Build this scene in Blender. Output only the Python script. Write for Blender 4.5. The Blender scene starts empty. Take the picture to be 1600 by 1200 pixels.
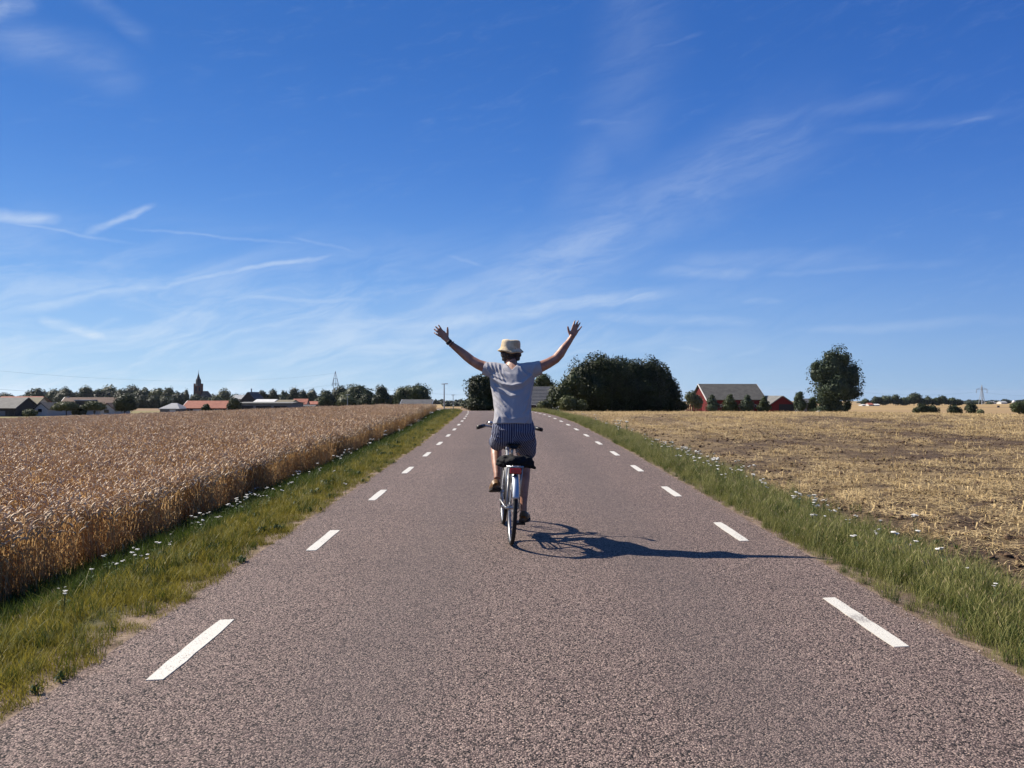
import bpy, bmesh, math, random
import numpy as np
from mathutils import Vector, Matrix, Euler, noise as mnoise

# ------------------------------------------------------------ camera, light, sky
S = bpy.context.scene
COL = S.collection
F = 1202.0                      # focal length in the photograph's pixels
EYE = 1.5
HOR = 615.0                     # true horizon row
cam_d = bpy.data.cameras.new('camera')
cam = bpy.data.objects.new('camera', cam_d); COL.objects.link(cam)
cam_d.sensor_width = 36.0
cam_d.lens = 36.0 * F / 1600.0
cam_d.clip_start = 0.05
cam_d.clip_end = 20000
cam.location = (0, 0, EYE)
cam.rotation_euler = (math.radians(90) + math.atan((HOR - 600) / F), 0, 0)
S.camera = cam
S.view_settings.view_transform = 'Standard'
S.view_settings.look = 'None'
S.view_settings.exposure = 0.95
ALB = .70
S.view_settings.gamma = 1.0
S.view_settings.use_curve_mapping = False
S.cycles.max_bounces = 6
S.cycles.transparent_max_bounces = 8
S.cycles.use_denoising = True
S.cycles.sample_clamp_indirect = 4

SUNV = Vector((-1.02, 0.50, 1.0)).normalized()      # towards the sun: left, ahead
SUN_EL = math.asin(SUNV.z)
SUN_AZ = math.atan2(SUNV.x, SUNV.y)                # from +Y towards +X
sun_d = bpy.data.lights.new('sun', 'SUN')
sun_d.energy = 5.0
sun_d.angle = math.radians(0.53)
sun_d.color = (1.0, 0.91, 0.775)
sun = bpy.data.objects.new('sun', sun_d); COL.objects.link(sun)
sun.rotation_euler = SUNV.to_track_quat('Z', 'Y').to_euler()
sun.location = (-50, 20, 60)

W = bpy.data.worlds.new('World'); S.world = W; W.use_nodes = True
class NT:
    """small node-building helper"""
    def __init__(s, nt):
        s.nt = nt; s.nt.nodes.clear()
    def n(s, t, **k):
        nd = s.nt.nodes.new(t)
        for a, v in k.items(): setattr(nd, a, v)
        return nd
    def put(s, sock, v):
        if v is None: return
        if hasattr(v, 'default_value') or hasattr(v, 'is_output'): s.nt.links.new(v, sock)
        else: sock.default_value = v
    def m(s, op, a, b=None, c=None, clamp=False):
        nd = s.n('ShaderNodeMath', operation=op, use_clamp=clamp)
        s.put(nd.inputs[0], a); s.put(nd.inputs[1], b); s.put(nd.inputs[2], c)
        return nd.outputs[0]
    def mix(s, f, a, b, kind='MIX'):
        nd = s.n('ShaderNodeMix', data_type='RGBA', blend_type=kind)
        s.put(nd.inputs[0], f)
        s.put(nd.inputs[6], tuple(a) + (1,) if isinstance(a, tuple) and len(a) == 3 else a)
        s.put(nd.inputs[7], tuple(b) + (1,) if isinstance(b, tuple) and len(b) == 3 else b)
        return nd.outputs[2]
    def ramp(s, f, lo, hi, smooth=True):
        nd = s.n('ShaderNodeMapRange', interpolation_type='SMOOTHSTEP' if smooth else 'LINEAR')
        s.put(nd.inputs[0], f); s.put(nd.inputs[1], lo); s.put(nd.inputs[2], hi)
        return nd.outputs[0]
    def noise(s, vec, scale, detail=3, rough=.55, dist=0.0, out=0):
        nd = s.n('ShaderNodeTexNoise'); s.put(nd.inputs['Vector'], vec)
        nd.inputs['Scale'].default_value = scale; nd.inputs['Detail'].default_value = detail
        nd.inputs['Roughness'].default_value = rough; nd.inputs['Distortion'].default_value = dist
        return nd.outputs[out]
    def scalev(s, vec, sc):
        nd = s.n('ShaderNodeVectorMath', operation='MULTIPLY'); s.put(nd.inputs[0], vec); nd.inputs[1].default_value = sc
        return nd.outputs[0]

def build_world():
    t = NT(W.node_tree)
    sky = t.n('ShaderNodeTexSky', sky_type='NISHITA', sun_disc=False)
    sky.sun_elevation = SUN_EL
    sky.sun_rotation = SUN_AZ
    sky.altitude = 0; sky.air_density = 1.0; sky.dust_density = 0.25; sky.ozone_density = 2.5
    hs = t.n('ShaderNodeHueSaturation'); hs.inputs['Saturation'].default_value = 1.28; hs.inputs['Hue'].default_value = .507
    t.put(hs.inputs['Color'], sky.outputs[0])
    co = t.n('ShaderNodeTexCoord').outputs['Generated']
    # clear summer air as the photograph shows it: pale blue at the horizon, deep blue above
    sep0 = t.n('ShaderNodeSeparateXYZ'); t.put(sep0.inputs[0], co)
    cr = t.n('ShaderNodeValToRGB'); t.put(cr.inputs[0], t.m('ADD', t.m('MULTIPLY', sep0.outputs[2], 1.0), 0.0))
    cr.color_ramp.interpolation = 'B_SPLINE'
    stops = SKY_STOPS
    while len(cr.color_ramp.elements) < len(stops): cr.color_ramp.elements.new(.5)
    for e, (p_, c_) in zip(cr.color_ramp.elements, stops):
        e.position = p_; e.color = tuple(v ** 2.2 for v in c_) + (1,)
    toward = t.n('ShaderNodeVectorMath', operation='DOT_PRODUCT'); t.put(toward.inputs[0], co)
    toward.inputs[1].default_value = (-.80, .33, .5)
    glow = t.ramp(toward.outputs['Value'], -.5, .95, False)
    own = t.mix(1.0, cr.outputs[0], t.mix(glow, (2.75, 3.1, 3.85), (6.5, 6.1, 5.55)), 'MULTIPLY')
    skyc = t.mix(t.ramp(sep0.outputs[2], .45, .95), own, hs.outputs[0])
    sep = t.n('ShaderNodeSeparateXYZ'); t.put(sep.inputs[0], co)
    x, y, z = sep.outputs
    az0 = t.m('ARCTAN2', x, y); el0 = t.m('ARCSINE', z)
    wob = t.noise(co, 9, 4, .6, 0, 1)
    sw = t.n('ShaderNodeSeparateXYZ'); t.put(sw.inputs[0], wob)
    az = t.m('ADD', az0, t.m('MULTIPLY', t.m('SUBTRACT', sw.outputs[0], .5), .05))
    el = t.m('ADD', el0, t.m('MULTIPLY', t.m('SUBTRACT', sw.outputs[1], .5), .022))
    # wispy texture, drawn out along a slanting wind direction
    rot = t.n('ShaderNodeCombineXYZ')
    t.put(rot.inputs[0], t.m('ADD', t.m('MULTIPLY', az, 2.2), t.m('MULTIPLY', el, -.8)))
    t.put(rot.inputs[1], t.m('ADD', t.m('MULTIPLY', el, 8.5), t.m('MULTIPLY', az, -1.9)))
    wisp = t.noise(rot.outputs[0], 3.2, 7, .62, .6)
    fine = t.noise(rot.outputs[0], 11, 6, .65, .8)
    def A(px): return math.atan((px - 800) / F)
    def E(px, py): return math.atan((HOR - py) / F * math.cos(A(px)))
    def streak(x0, y0, x1, y1, w, k, soft=1.0):
        ax, ay, bx, by = A(x0), E(x0, y0), A(x1), E(x1, y1)
        dx, dy = bx - ax, by - ay; L = math.hypot(dx, dy); dx /= L; dy /= L
        pu = t.m('SUBTRACT', az, ax); pv = t.m('SUBTRACT', el, ay)
        al = t.m('ADD', t.m('MULTIPLY', pu, dx), t.m('MULTIPLY', pv, dy))
        ac = t.m('ABSOLUTE', t.m('SUBTRACT', t.m('MULTIPLY', pu, dy), t.m('MULTIPLY', pv, dx)))
        u = t.m('ABSOLUTE', t.m('SUBTRACT', t.m('DIVIDE', al, L), .5))
        ends = t.ramp(u, .62, .25)
        body = t.ramp(ac, w / F, 0.0)
        return t.m('MULTIPLY', t.m('MULTIPLY', ends, body), k)
    acc = None
    for a in [(0, 492, 260, 441, 13, .6), (180, 455, 520, 400, 7, .5), (20, 488, 130, 455, 18, .25),
              (-40, 333, 95, 342, 13, .55), (130, 362, 240, 318, 8, .55), (60, 498, 175, 528, 11, 1.0),
              (140, 520, 192, 494, 6, .45), (-20, 338, 220, 378, 4, .3), (190, 352, 470, 384, 3.5, .28),
              (340, 466, 600, 470, 7, .42), (40, 428, 190, 446, 6, .25), (160, 520, 300, 540, 6, .3), (0, 425, 420, 470, 5, .16),
              (560, 522, 900, 478, 24, .55), (780, 492, 1060, 452, 18, .55), (900, 492, 1180, 502, 14, .35),
              (520, 535, 760, 505, 16, .3), (700, 395, 800, 432, 7, .22),
              (700, 520, 1020, 320, 105, .34), (790, 480, 1000, 330, 50, .28), (620, 500, 900, 420, 60, .3), (900, 400, 1300, 160, 90, .2), (960, 350, 1260, 190, 40, .12), (1150, 200, 1420, 148, 18, .12), (840, 440, 960, 180, 60, .1), (960, 260, 1010, -40, 110, .09),
              (1180, 212, 1600, 172, 11, .08), (1480, 192, 1560, 180, 5, .14), (1010, 425, 1200, 424, 18, .26), (1030, 408, 1380, 402, 26, .17),
              (1160, 432, 1500, 405, 9, .12), (1000, -60, 1000, 120, 90, .10), (-60, 30, 210, 120, 45, .2), (-60, 20, 40, -8, 24, .5), (110, -20, 230, 60, 22, .16),
              (900, 190, 1000, 190, 10, .12), (1150, 470, 1230, 470, 9, .2), (440, 370, 570, 400, 5, .2),
              (1040, 540, 1110, 548, 7, .25), (1130, 560, 1200, 535, 10, .2), (1200, 520, 1620, 495, 12, .16),
              (1010, 75, 1100, 48, 5, .12), (640, 456, 692, 448, 2.5, .25), (250, 585, 560, 575, 14, .16)]:
        v = streak(*a)
        acc = v if acc is None else t.m('MAXIMUM', acc, v)
    acc = t.m('MULTIPLY', acc, t.m('ADD', .3, t.m('MULTIPLY', t.ramp(t.m('ADD', t.m('MULTIPLY', wisp, .72), t.m('MULTIPLY', fine, .28)), .34, .66), .95)))
    # thin veil low over the village, and a very thin scatter of wisps everywhere
    veil = t.m('MULTIPLY', t.ramp(el0, .24, .04), t.ramp(t.m('ADD', az0, t.m('MULTIPLY', wisp, .5)), .85, .0))
    veil = t.m('MULTIPLY', t.m('MULTIPLY', veil, t.ramp(wisp, .36, .70)), .68)
    thin = t.m('MULTIPLY', t.ramp(fine, .45, .8), t.m('MULTIPLY', t.ramp(wisp, .4, .62), .075))
    thin = t.m('MULTIPLY', thin, t.ramp(z, -.01, .06))
    cl = t.m('MAXIMUM', t.m('MAXIMUM', acc, veil), thin, clamp=True)
    col = t.mix(t.m('MULTIPLY', cl, .70), skyc, (3.9, 4.4, 4.95))
    # the blue deepens with height and pales towards the horizon
    bg = t.n('ShaderNodeBackground'); t.put(bg.inputs[0], col); bg.inputs[1].default_value = SKY_K
    out = t.n('ShaderNodeOutputWorld'); t.put(out.inputs[0], bg.outputs[0])
SKY_K = 0.1
SKY_STOPS = [(0.0, (.70, .83, .94)), (.03, (.665, .81, .95)), (.08, (.57, .745, .95)), (.16, (.42, .63, .915)), (.27, (.30, .51, .84)), (.40, (.24, .44, .765)), (.62, (.18, .37, .68))]
build_world()

# ------------------------------------------------------------ helpers
def tag(o, label=None, cat=None, group=None, kind=None):
    if label: o['label'] = label
    if cat: o['category'] = cat
    if group: o['group'] = group
    if kind: o['kind'] = kind
    return o
def empty(name, loc=(0, 0, 0), rz=0.0, label=None, cat=None, group=None):
    o = bpy.data.objects.new(name, None); COL.objects.link(o)
    o.empty_display_size = .3
    o.location = loc; o.rotation_euler = (0, 0, rz)
    return tag(o, label, cat, group)
def link(name, me, parent=None, loc=(0, 0, 0), rot=(0, 0, 0), scl=(1, 1, 1)):
    o = bpy.data.objects.new(name, me); COL.objects.link(o)
    o.location = loc; o.rotation_euler = rot; o.scale = scl
    if parent is not None: o.parent = parent
    return o
def copy_tree(o, parent=None):
    c = o.copy(); COL.objects.link(c)
    if parent is not None: c.parent = parent
    for ch in [q for q in KIDS.get(o.name, [])]:
        pass
    return c
KIDS = {}
def mesh_from(name, V, Fs, mats, fm=None, smooth=False):
    me = bpy.data.meshes.new(name)
    me.from_pydata([tuple(v) for v in V], [], [tuple(f) for f in Fs])
    for m in (mats if isinstance(mats, (list, tuple)) else [mats]): me.materials.append(m)
    if fm is not None: me.polygons.foreach_set('material_index', np.array(fm, dtype=np.int32))
    if smooth: me.polygons.foreach_set('use_smooth', np.ones(len(me.polygons), dtype=bool))
    me.update()
    return me
def mesh_np(name, V, Q, mat, smooth=False, fm=None):
    """V (n,3), Q (m,k) index array -> mesh, fast"""
    V = np.asarray(V, dtype=np.float32); Q = np.asarray(Q, dtype=np.int32)
    m, k = Q.shape
    me = bpy.data.meshes.new(name)
    me.vertices.add(len(V)); me.vertices.foreach_set('co', V.ravel())
    me.loops.add(m * k); me.loops.foreach_set('vertex_index', Q.ravel())
    me.polygons.add(m)
    me.polygons.foreach_set('loop_start', np.arange(0, m * k, k, dtype=np.int32))
    me.polygons.foreach_set('loop_total', np.full(m, k, dtype=np.int32))
    for mm in (mat if isinstance(mat, (list, tuple)) else [mat]): me.materials.append(mm)
    if fm is not None: me.polygons.foreach_set('material_index', np.asarray(fm, dtype=np.int32))
    me.polygons.foreach_set('use_smooth', np.full(m, smooth, dtype=bool))
    me.update(calc_edges=True); me.validate()
    return me
class MB:
    def __init__(s): s.v = []; s.f = []; s.mi = []; s.cur = 0
    def add(s, V, Fs):
        b = len(s.v); s.v += [tuple(p) for p in V]; s.f += [tuple(i + b for i in f) for f in Fs]; s.mi += [s.cur] * len(Fs)
    def box(s, c, d, rz=0, M=None):
        x, y, z = d[0] / 2, d[1] / 2, d[2] / 2
        P = [Vector((sx * x, sy * y, sz * z)) for sz in (-1, 1) for sy in (-1, 1) for sx in (-1, 1)]
        R = M if M is not None else Matrix.Rotation(rz, 3, 'Z')
        s.add([R @ p + Vector(c) for p in P], [(0, 2, 3, 1), (4, 5, 7, 6), (0, 1, 5, 4), (2, 6, 7, 3), (0, 4, 6, 2), (1, 3, 7, 5)])
    def tube(s, pts, rad, n=8, caps=True, closed=False, flat=None, up=None):
        pts = [Vector(p) for p in pts]
        if not hasattr(rad, '__len__'): rad = [rad] * len(pts)
        rings = []; prev = None; N = len(pts)
        for i, p in enumerate(pts):
            a = pts[(i - 1) % N] if (closed or i > 0) else p
            b = pts[(i + 1) % N] if (closed or i < N - 1) else p
            d = (b - a).normalized()
            if up is not None: u = Vector(up); u = (u - d * u.dot(d)).normalized()
            elif prev is None:
                u = d.orthogonal().normalized()
            else:
                u = (prev - d * prev.dot(d)).normalized()
            prev = u; w = d.cross(u)
            r = rad[i]; ra, rb = (r if hasattr(r, '__len__') else (r, r))
            rings.append([p + u * ra * math.cos(2 * math.pi * k / n) + w * rb * math.sin(2 * math.pi * k / n) for k in range(n)])
        V = [q for r in rings for q in r]; Fs = []
        for i in range(N if closed else N - 1):
            j = (i + 1) % N
            for k in range(n):
                k2 = (k + 1) % n
                Fs.append((i * n + k, i * n + k2, j * n + k2, j * n + k))
        if caps and not closed:
            Fs.append(tuple(reversed(range(n)))); Fs.append(tuple((N - 1) * n + k for k in range(n)))
        s.add(V, Fs)
    def lathe(s, prof, n=24, M=None, closed_prof=False, wob=None):
        """prof: (r, h) pairs; axis Z of M"""
        M = M or Matrix.Identity(4); V = []; Fs = []; m = len(prof)
        for i, (r, h) in enumerate(prof):
            for k in range(n):
                a = 2 * math.pi * k / n
                rr, hh = (r, h) if wob is None else wob(r, h, a, i)
                V.append(M @ Vector((rr * math.cos(a), rr * math.sin(a), hh)))
        for i in range(m if closed_prof else m - 1):
            j = (i + 1) % m
            for k in range(n):
                k2 = (k + 1) % n
                Fs.append((i * n + k, i * n + k2, j * n + k2, j * n + k))
        if not closed_prof:
            Fs.append(tuple(reversed(range(n)))); Fs.append(tuple((m - 1) * n + k for k in range(n)))
        s.add(V, Fs)
    def ball(s, c, r, n=10, M=None):
        r = r if hasattr(r, '__len__') else (r, r, r)
        m = n // 2; V = []; Fs = []
        R = M or Matrix.Identity(3)
        for i in range(m + 1):
            th = math.pi * i / m
            for k in range(n):
                a = 2 * math.pi * k / n
                st = max(math.sin(th), 1e-3)
                V.append(R @ Vector((r[0] * st * math.cos(a), r[1] * st * math.sin(a), r[2] * math.cos(th))) + Vector(c))
        for i in range(m):
            for k in range(n):
                k2 = (k + 1) % n
                Fs.append((i * n + k, (i + 1) * n + k, (i + 1) * n + k2, i * n + k2))
        s.add(V, Fs)
    def mesh(s, name, mat, smooth=False):
        return mesh_from(name, s.v, s.f, mat, s.mi, smooth)
    def build(s, name, mat, parent=None, smooth=False, **k):
        return link(name, s.mesh(name, mat, smooth), parent, **k)

def mat(name, col=(.5, .5, .5), rough=.8, metal=0.0, var=0.0, vscale=3.0, col2=None, lo=.4, hi=.6, bump=0.0, bscale=20.0, spec=.3, detail=4, coat=0.0, space='Object'):
    m = bpy.data.materials.new(name); m.use_nodes = True
    t = NT(m.node_tree); p = t.n('ShaderNodeBsdfPrincipled'); o = t.n('ShaderNodeOutputMaterial')
    t.put(o.inputs[0], p.outputs[0])
    p.inputs['Roughness'].default_value = rough; p.inputs['Metallic'].default_value = metal
    p.inputs['Specular IOR Level'].default_value = spec
    if coat: p.inputs['Coat Weight'].default_value = coat
    vec = t.n('ShaderNodeTexCoord').outputs[space]
    if not metal: col = tuple(a * ALB for a in col); col2 = None if col2 is None else tuple(a * ALB for a in col2)
    c = tuple(col) + (1,)
    if col2 is not None:
        f = t.ramp(t.noise(vec, vscale, detail, .6), lo, hi)
        t.put(p.inputs['Base Color'], t.mix(f, tuple(col), tuple(col2)))
    elif var:
        f = t.noise(vec, vscale, detail, .6)
        t.put(p.inputs['Base Color'], t.mix(f, tuple(max(0, a * (1 - var)) for a in col), tuple(min(1, a * (1 + var)) for a in col)))
    else:
        p.inputs['Base Color'].default_value = c
    if bump:
        b = t.n('ShaderNodeBump'); b.inputs['Strength'].default_value = 1; b.inputs['Distance'].default_value = bump
        t.put(b.inputs['Height'], t.noise(vec, bscale, 4, .6)); t.put(p.inputs['Normal'], b.outputs[0])
    return m

def leafmat(name, dark, light, nscale=.6, trans=.25, seed_mix=.35, rough=.6):
    m = bpy.data.materials.new(name); m.use_nodes = True
    t = NT(m.node_tree); o = t.n('ShaderNodeOutputMaterial')
    pos = t.n('ShaderNodeNewGeometry').outputs['Position']
    f = t.ramp(t.noise(pos, nscale, 5, .7), .35, .68)
    rnd = t.n('ShaderNodeObjectInfo').outputs['Random']
    tint = t.n('ShaderNodeAttribute', attribute_name='tint').outputs['Fac']
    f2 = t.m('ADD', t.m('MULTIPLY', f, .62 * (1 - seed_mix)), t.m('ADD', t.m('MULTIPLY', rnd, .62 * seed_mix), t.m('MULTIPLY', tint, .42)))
    dark = tuple(a * ALB for a in dark); light = tuple(a * ALB for a in light)
    c = t.mix(f2, dark, light)
    p = t.n('ShaderNodeBsdfPrincipled'); t.put(p.inputs['Base Color'], c); p.inputs['Roughness'].default_value = rough
    p.inputs['Specular IOR Level'].default_value = .25
    tr = t.n('ShaderNodeBsdfTranslucent'); t.put(tr.inputs[0], c)
    mx = t.n('ShaderNodeMixShader'); mx.inputs[0].default_value = trans
    t.put(mx.inputs[1], p.outputs[0]); t.put(mx.inputs[2], tr.outputs[0]); t.put(o.inputs[0], mx.outputs[0])
    return m

# ------------------------------------------------------------ lie of the land
def shift(d):                                   # the road bends left beyond the rider
    if d < 15: return 0.0
    v = -8.4e-4 * (min(d, 60) - 15) ** 2
    if d > 60:
        e = min(d, 150) - 60
        v += -.0756 * e - 1.4e-3 * e * e
        if d > 150: v += -.3 * (d - 150)
    return v
def lerp_tab(tab, d):
    if d <= tab[0][0]: return tab[0][1]
    for (a, x), (b, y) in zip(tab, tab[1:]):
        if d <= b: return x + (y - x) * (d - a) / (b - a)
    return tab[-1][1]
FAR = [(66, 0.018), (220, -4.0), (500, -7.6), (1000, -12.9), (2000, -21.5), (4000, -39.), (9000, -86.)]
def zroad(d):
    if d < 26: return .0125 * d
    if d < 66: return .0125 * d - 5.05e-4 * (d - 26) ** 2
    return lerp_tab(FAR, d)
def off_left(d):
    return lerp_tab([(35, -.52), (60, -.3), (90, -.02), (200, 0)], d)
def zg(x, y):
    s = x - shift(y); z = zroad(y)
    k = max(0.0, 1 - max(0, y - 150) / 100.0)
    if s < -2.25:
        a = min(1, (-2.25 - s) / .35) * -.02
        b = min(1, max(0, (-2.6 - s) / 2.0)); b = b * b * (3 - 2 * b)
        z += a * k + b * (off_left(y))
        z += -.036 * min(80, max(0, -s - 8)) * min(1, max(0, y) / 40) * (1 if y < 120 else max(0, 1 - (y - 120) / 120))
    elif s > 2.62:
        a = min(1, (s - 2.62) / .3) * -.03
        b = min(1, max(0, (s - 2.95) / 1.3)); b = b * b * (3 - 2 * b)
        z += k * a + b * lerp_tab([(40, -.17), (66, -.14), (120, 0.0)], y)
        z += -.016 * min(120, max(0, s - 28)) * (1 if y < 230 else max(0, 1 - (y - 230) / 250))
    return z
def at(px, d, py=None):
    """a place in the world d metres ahead, seen in column px; on the ground unless a row is given"""
    x = (px - 800) / F * d
    return Vector((x, d, zg(x, d) if py is None else EYE + (HOR - py) / F * d))

rng = np.random.default_rng(7)
random.seed(5)

def field_mat(kind):
    m = bpy.data.materials.new(kind); m.use_nodes = True
    t = NT(m.node_tree); o = t.n('ShaderNodeOutputMaterial'); p = t.n('ShaderNodeBsdfPrincipled')
    p.inputs['Roughness'].default_value = .9; p.inputs['Specular IOR Level'].default_value = .15
    t.put(o.inputs[0], p.outputs[0])
    pos = t.n('ShaderNodeNewGeometry').outputs['Position']
    b = t.n('ShaderNodeBump'); b.inputs['Distance'].default_value = .03
    if kind == 'asphalt':
        def cells(sc, rnd=1.0):
            v = t.n('ShaderNodeTexVoronoi', feature='F1'); t.put(v.inputs['Vector'], pos); v.inputs['Scale'].default_value = sc
            return v
        v1 = cells(125)
        v2 = cells(42)
        s1 = t.n('ShaderNodeSeparateColor'); t.put(s1.inputs[0], v1.outputs['Color'])
        s2 = t.n('ShaderNodeSeparateColor'); t.put(s2.inputs[0], v2.outputs['Color'])
        big = t.noise(pos, .5, 4, .6)
        lane = t.noise(t.scalev(pos, (1.1, .06, 1)), 1.0, 3, .5)
        stone = t.mix(t.ramp(s1.outputs[0], .25, 1.0, False), (.024, .021, .022), (.50, .40, .365))
        stone = t.mix(t.m('MULTIPLY', t.ramp(s1.outputs[1], .9, .97), .7), stone, (.75, .6, .52))
        stone = t.mix(t.m('MULTIPLY', t.ramp(s2.outputs[0], .3, .9), .35), stone, (.26, .19, .185))
        pit = t.ramp(v1.outputs['Distance'], .35, .8)
        stone = t.mix(t.m('MULTIPLY', pit, .55), stone, (.03, .028, .03))
        wash = t.m('ADD', .66, t.m('MULTIPLY', t.m('ADD', big, lane), .28))
        cc = t.n('ShaderNodeCombineXYZ')
        for i in range(3): t.put(cc.inputs[i], wash)
        stone = t.mix(1.0, stone, cc.outputs[0], 'MULTIPLY')
        la = t.n('ShaderNodeAttribute', attribute_name='lat').outputs['Fac']
        tr_ = t.m('ABSOLUTE', t.m('SUBTRACT', t.m('ABSOLUTE', t.m('SUBTRACT', la, .25)), .95))
        tr_ = t.ramp(t.m('ADD', tr_, t.m('MULTIPLY', t.m('SUBTRACT', big, .5), .5)), .6, .1)
        stone = t.mix(t.m('MULTIPLY', tr_, .30), stone, (.11, .098, .098))
        # tar bleeding and small dark blots
        blot = t.ramp(t.noise(pos, 2.6, 4, .7), .70, .78)
        stone = t.mix(t.m('MULTIPLY', blot, .35), stone, (.07, .07, .075))
        # sandy dust washed onto the edges
        sep = t.n('ShaderNodeSeparateXYZ'); t.put(sep.inputs[0], pos)
        at_ = t.n('ShaderNodeAttribute', attribute_name='lat').outputs['Fac']
        edge = t.m('ABSOLUTE', t.m('SUBTRACT', at_, .175))
        dust = t.m('ADD', edge, t.m('MULTIPLY', t.m('SUBTRACT', t.noise(pos, 3.5, 6, .7), .5), .9))
        dust = t.m('MULTIPLY', t.ramp(dust, 2.32, 2.7), .6)
        stone = t.mix(dust, stone, (.27, .19, .14))
        t.put(p.inputs['Base Color'], t.mix(1.0, stone, (ALB * 1.06, ALB * .99, ALB * .93), 'MULTIPLY')); p.inputs['Roughness'].default_value = .78
        h = t.m('SUBTRACT', t.m('MULTIPLY', s1.outputs[2], .4), t.m('MULTIPLY', v1.outputs['Distance'], 1.1))
        b.inputs['Distance'].default_value = .006; b.inputs['Strength'].default_value = .8
        t.put(b.inputs['Height'], h); t.put(p.inputs['Normal'], b.outputs[0])
        return m
    if kind == 'verge_soil':
        c = t.mix(t.ramp(t.noise(pos, 6, 6, .7), .35, .65), (.16, .11, .075), (.34, .25, .18))
        c = t.mix(t.m('MULTIPLY', t.ramp(t.noise(pos, 70, 3, .7), .55, .7), .6), c, (.42, .34, .28))
        lat = t.n('ShaderNodeAttribute', attribute_name='lat').outputs['Fac']
        g = t.ramp(t.m('ADD', t.m('ABSOLUTE', t.m('SUBTRACT', lat, .175)), t.m('MULTIPLY', t.m('SUBTRACT', t.noise(pos, 4, 5, .7), .5), .7)), 2.55, 2.95)
        c = t.mix(g, c, t.mix(t.noise(pos, 5, 5, .7), (.035, .045, .015), (.10, .10, .03)))
        b.inputs['Distance'].default_value = .02
        t.put(b.inputs['Height'], t.noise(pos, 25, 6, .7))
    elif kind == 'wheat_soil':
        c = t.mix(t.noise(pos, 8, 5, .7), (.09, .06, .035), (.2, .14, .08)); t.put(b.inputs['Height'], t.noise(pos, 12, 4, .7))
    elif kind == 'stubble':
        soil = t.mix(t.ramp(t.noise(pos, 12, 8, .8), .35, .65), (.045, .03, .02), (.21, .14, .09))
        # straw lies in long bands left by the harvester
        band = t.noise(t.scalev(pos, (.10, .035, 1)), 3.0, 5, .65, .5)
        patch = t.noise(pos, 1.5, 7, .75)
        fib = t.noise(t.scalev(pos, (1.6, 1, 1)), 26, 5, .8, 1.2)
        dist = t.n('ShaderNodeSeparateXYZ'); t.put(dist.inputs[0], pos)
        far = t.ramp(dist.outputs[1], 25, 130)
        thr = t.m('ADD', t.m('ADD', t.m('MULTIPLY', band, .55), t.m('MULTIPLY', patch, .6)), t.m('MULTIPLY', fib, .55))
        f = t.ramp(t.m('ADD', thr, t.m('MULTIPLY', far, .10)), .79, .97)
        straw = t.mix(t.noise(pos, 40, 4, .8), (.38, .26, .11), (.78, .59, .31))
        c = t.mix(t.m('MULTIPLY', f, t.m('ADD', .55, t.m('MULTIPLY', far, .3))), soil, straw)
        gold = t.mix(t.noise(t.scalev(pos, (.5, .12, 1)), 1.2, 5, .7), (.28, .19, .095), (.50, .355, .18))
        c = t.mix(t.m('MULTIPLY', t.ramp(dist.outputs[1], 45, 110), .6), c, gold)
        b.inputs['Distance'].default_value = .09
        t.put(b.inputs['Height'], t.noise(pos, 14, 8, .8))
    else:   # far land: large plots of stubble, ripe corn and grass
        v = t.n('ShaderNodeTexVoronoi', feature='F1'); v.inputs['Scale'].default_value = 1.0
        t.put(v.inputs['Vector'], t.scalev(pos, (.0022, .0042, 1)))
        s1 = t.n('ShaderNodeSeparateColor'); t.put(s1.inputs[0], v.outputs['Color'])
        c = t.mix(s1.outputs[0], (.36, .245, .105), (.55, .39, .17))
        c = t.mix(t.ramp(s1.outputs[1], .66, .72), c, (.25, .165, .095))
        c = t.mix(t.ramp(s1.outputs[2], .90, .92), c, (.11, .13, .04))
        c = t.mix(t.m('MULTIPLY', t.noise(t.scalev(pos, (.02, .1, 1)), 2, 5, .7), .4), c, (.34, .24, .13))
        t.put(b.inputs['Height'], t.noise(pos, .3, 4, .7)); b.inputs['Distance'].default_value = .2
    t.put(p.inputs['Base Color'], t.mix(1.0, c, (ALB, ALB, ALB), 'MULTIPLY')); t.put(p.inputs['Normal'], b.outputs[0])
    return m
M_ASPHALT = field_mat('asphalt'); M_VERGE = field_mat('verge_soil'); M_WSOIL = field_mat('wheat_soil')
M_STUB = field_mat('stubble'); M_FAR = field_mat('far_fields')

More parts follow.
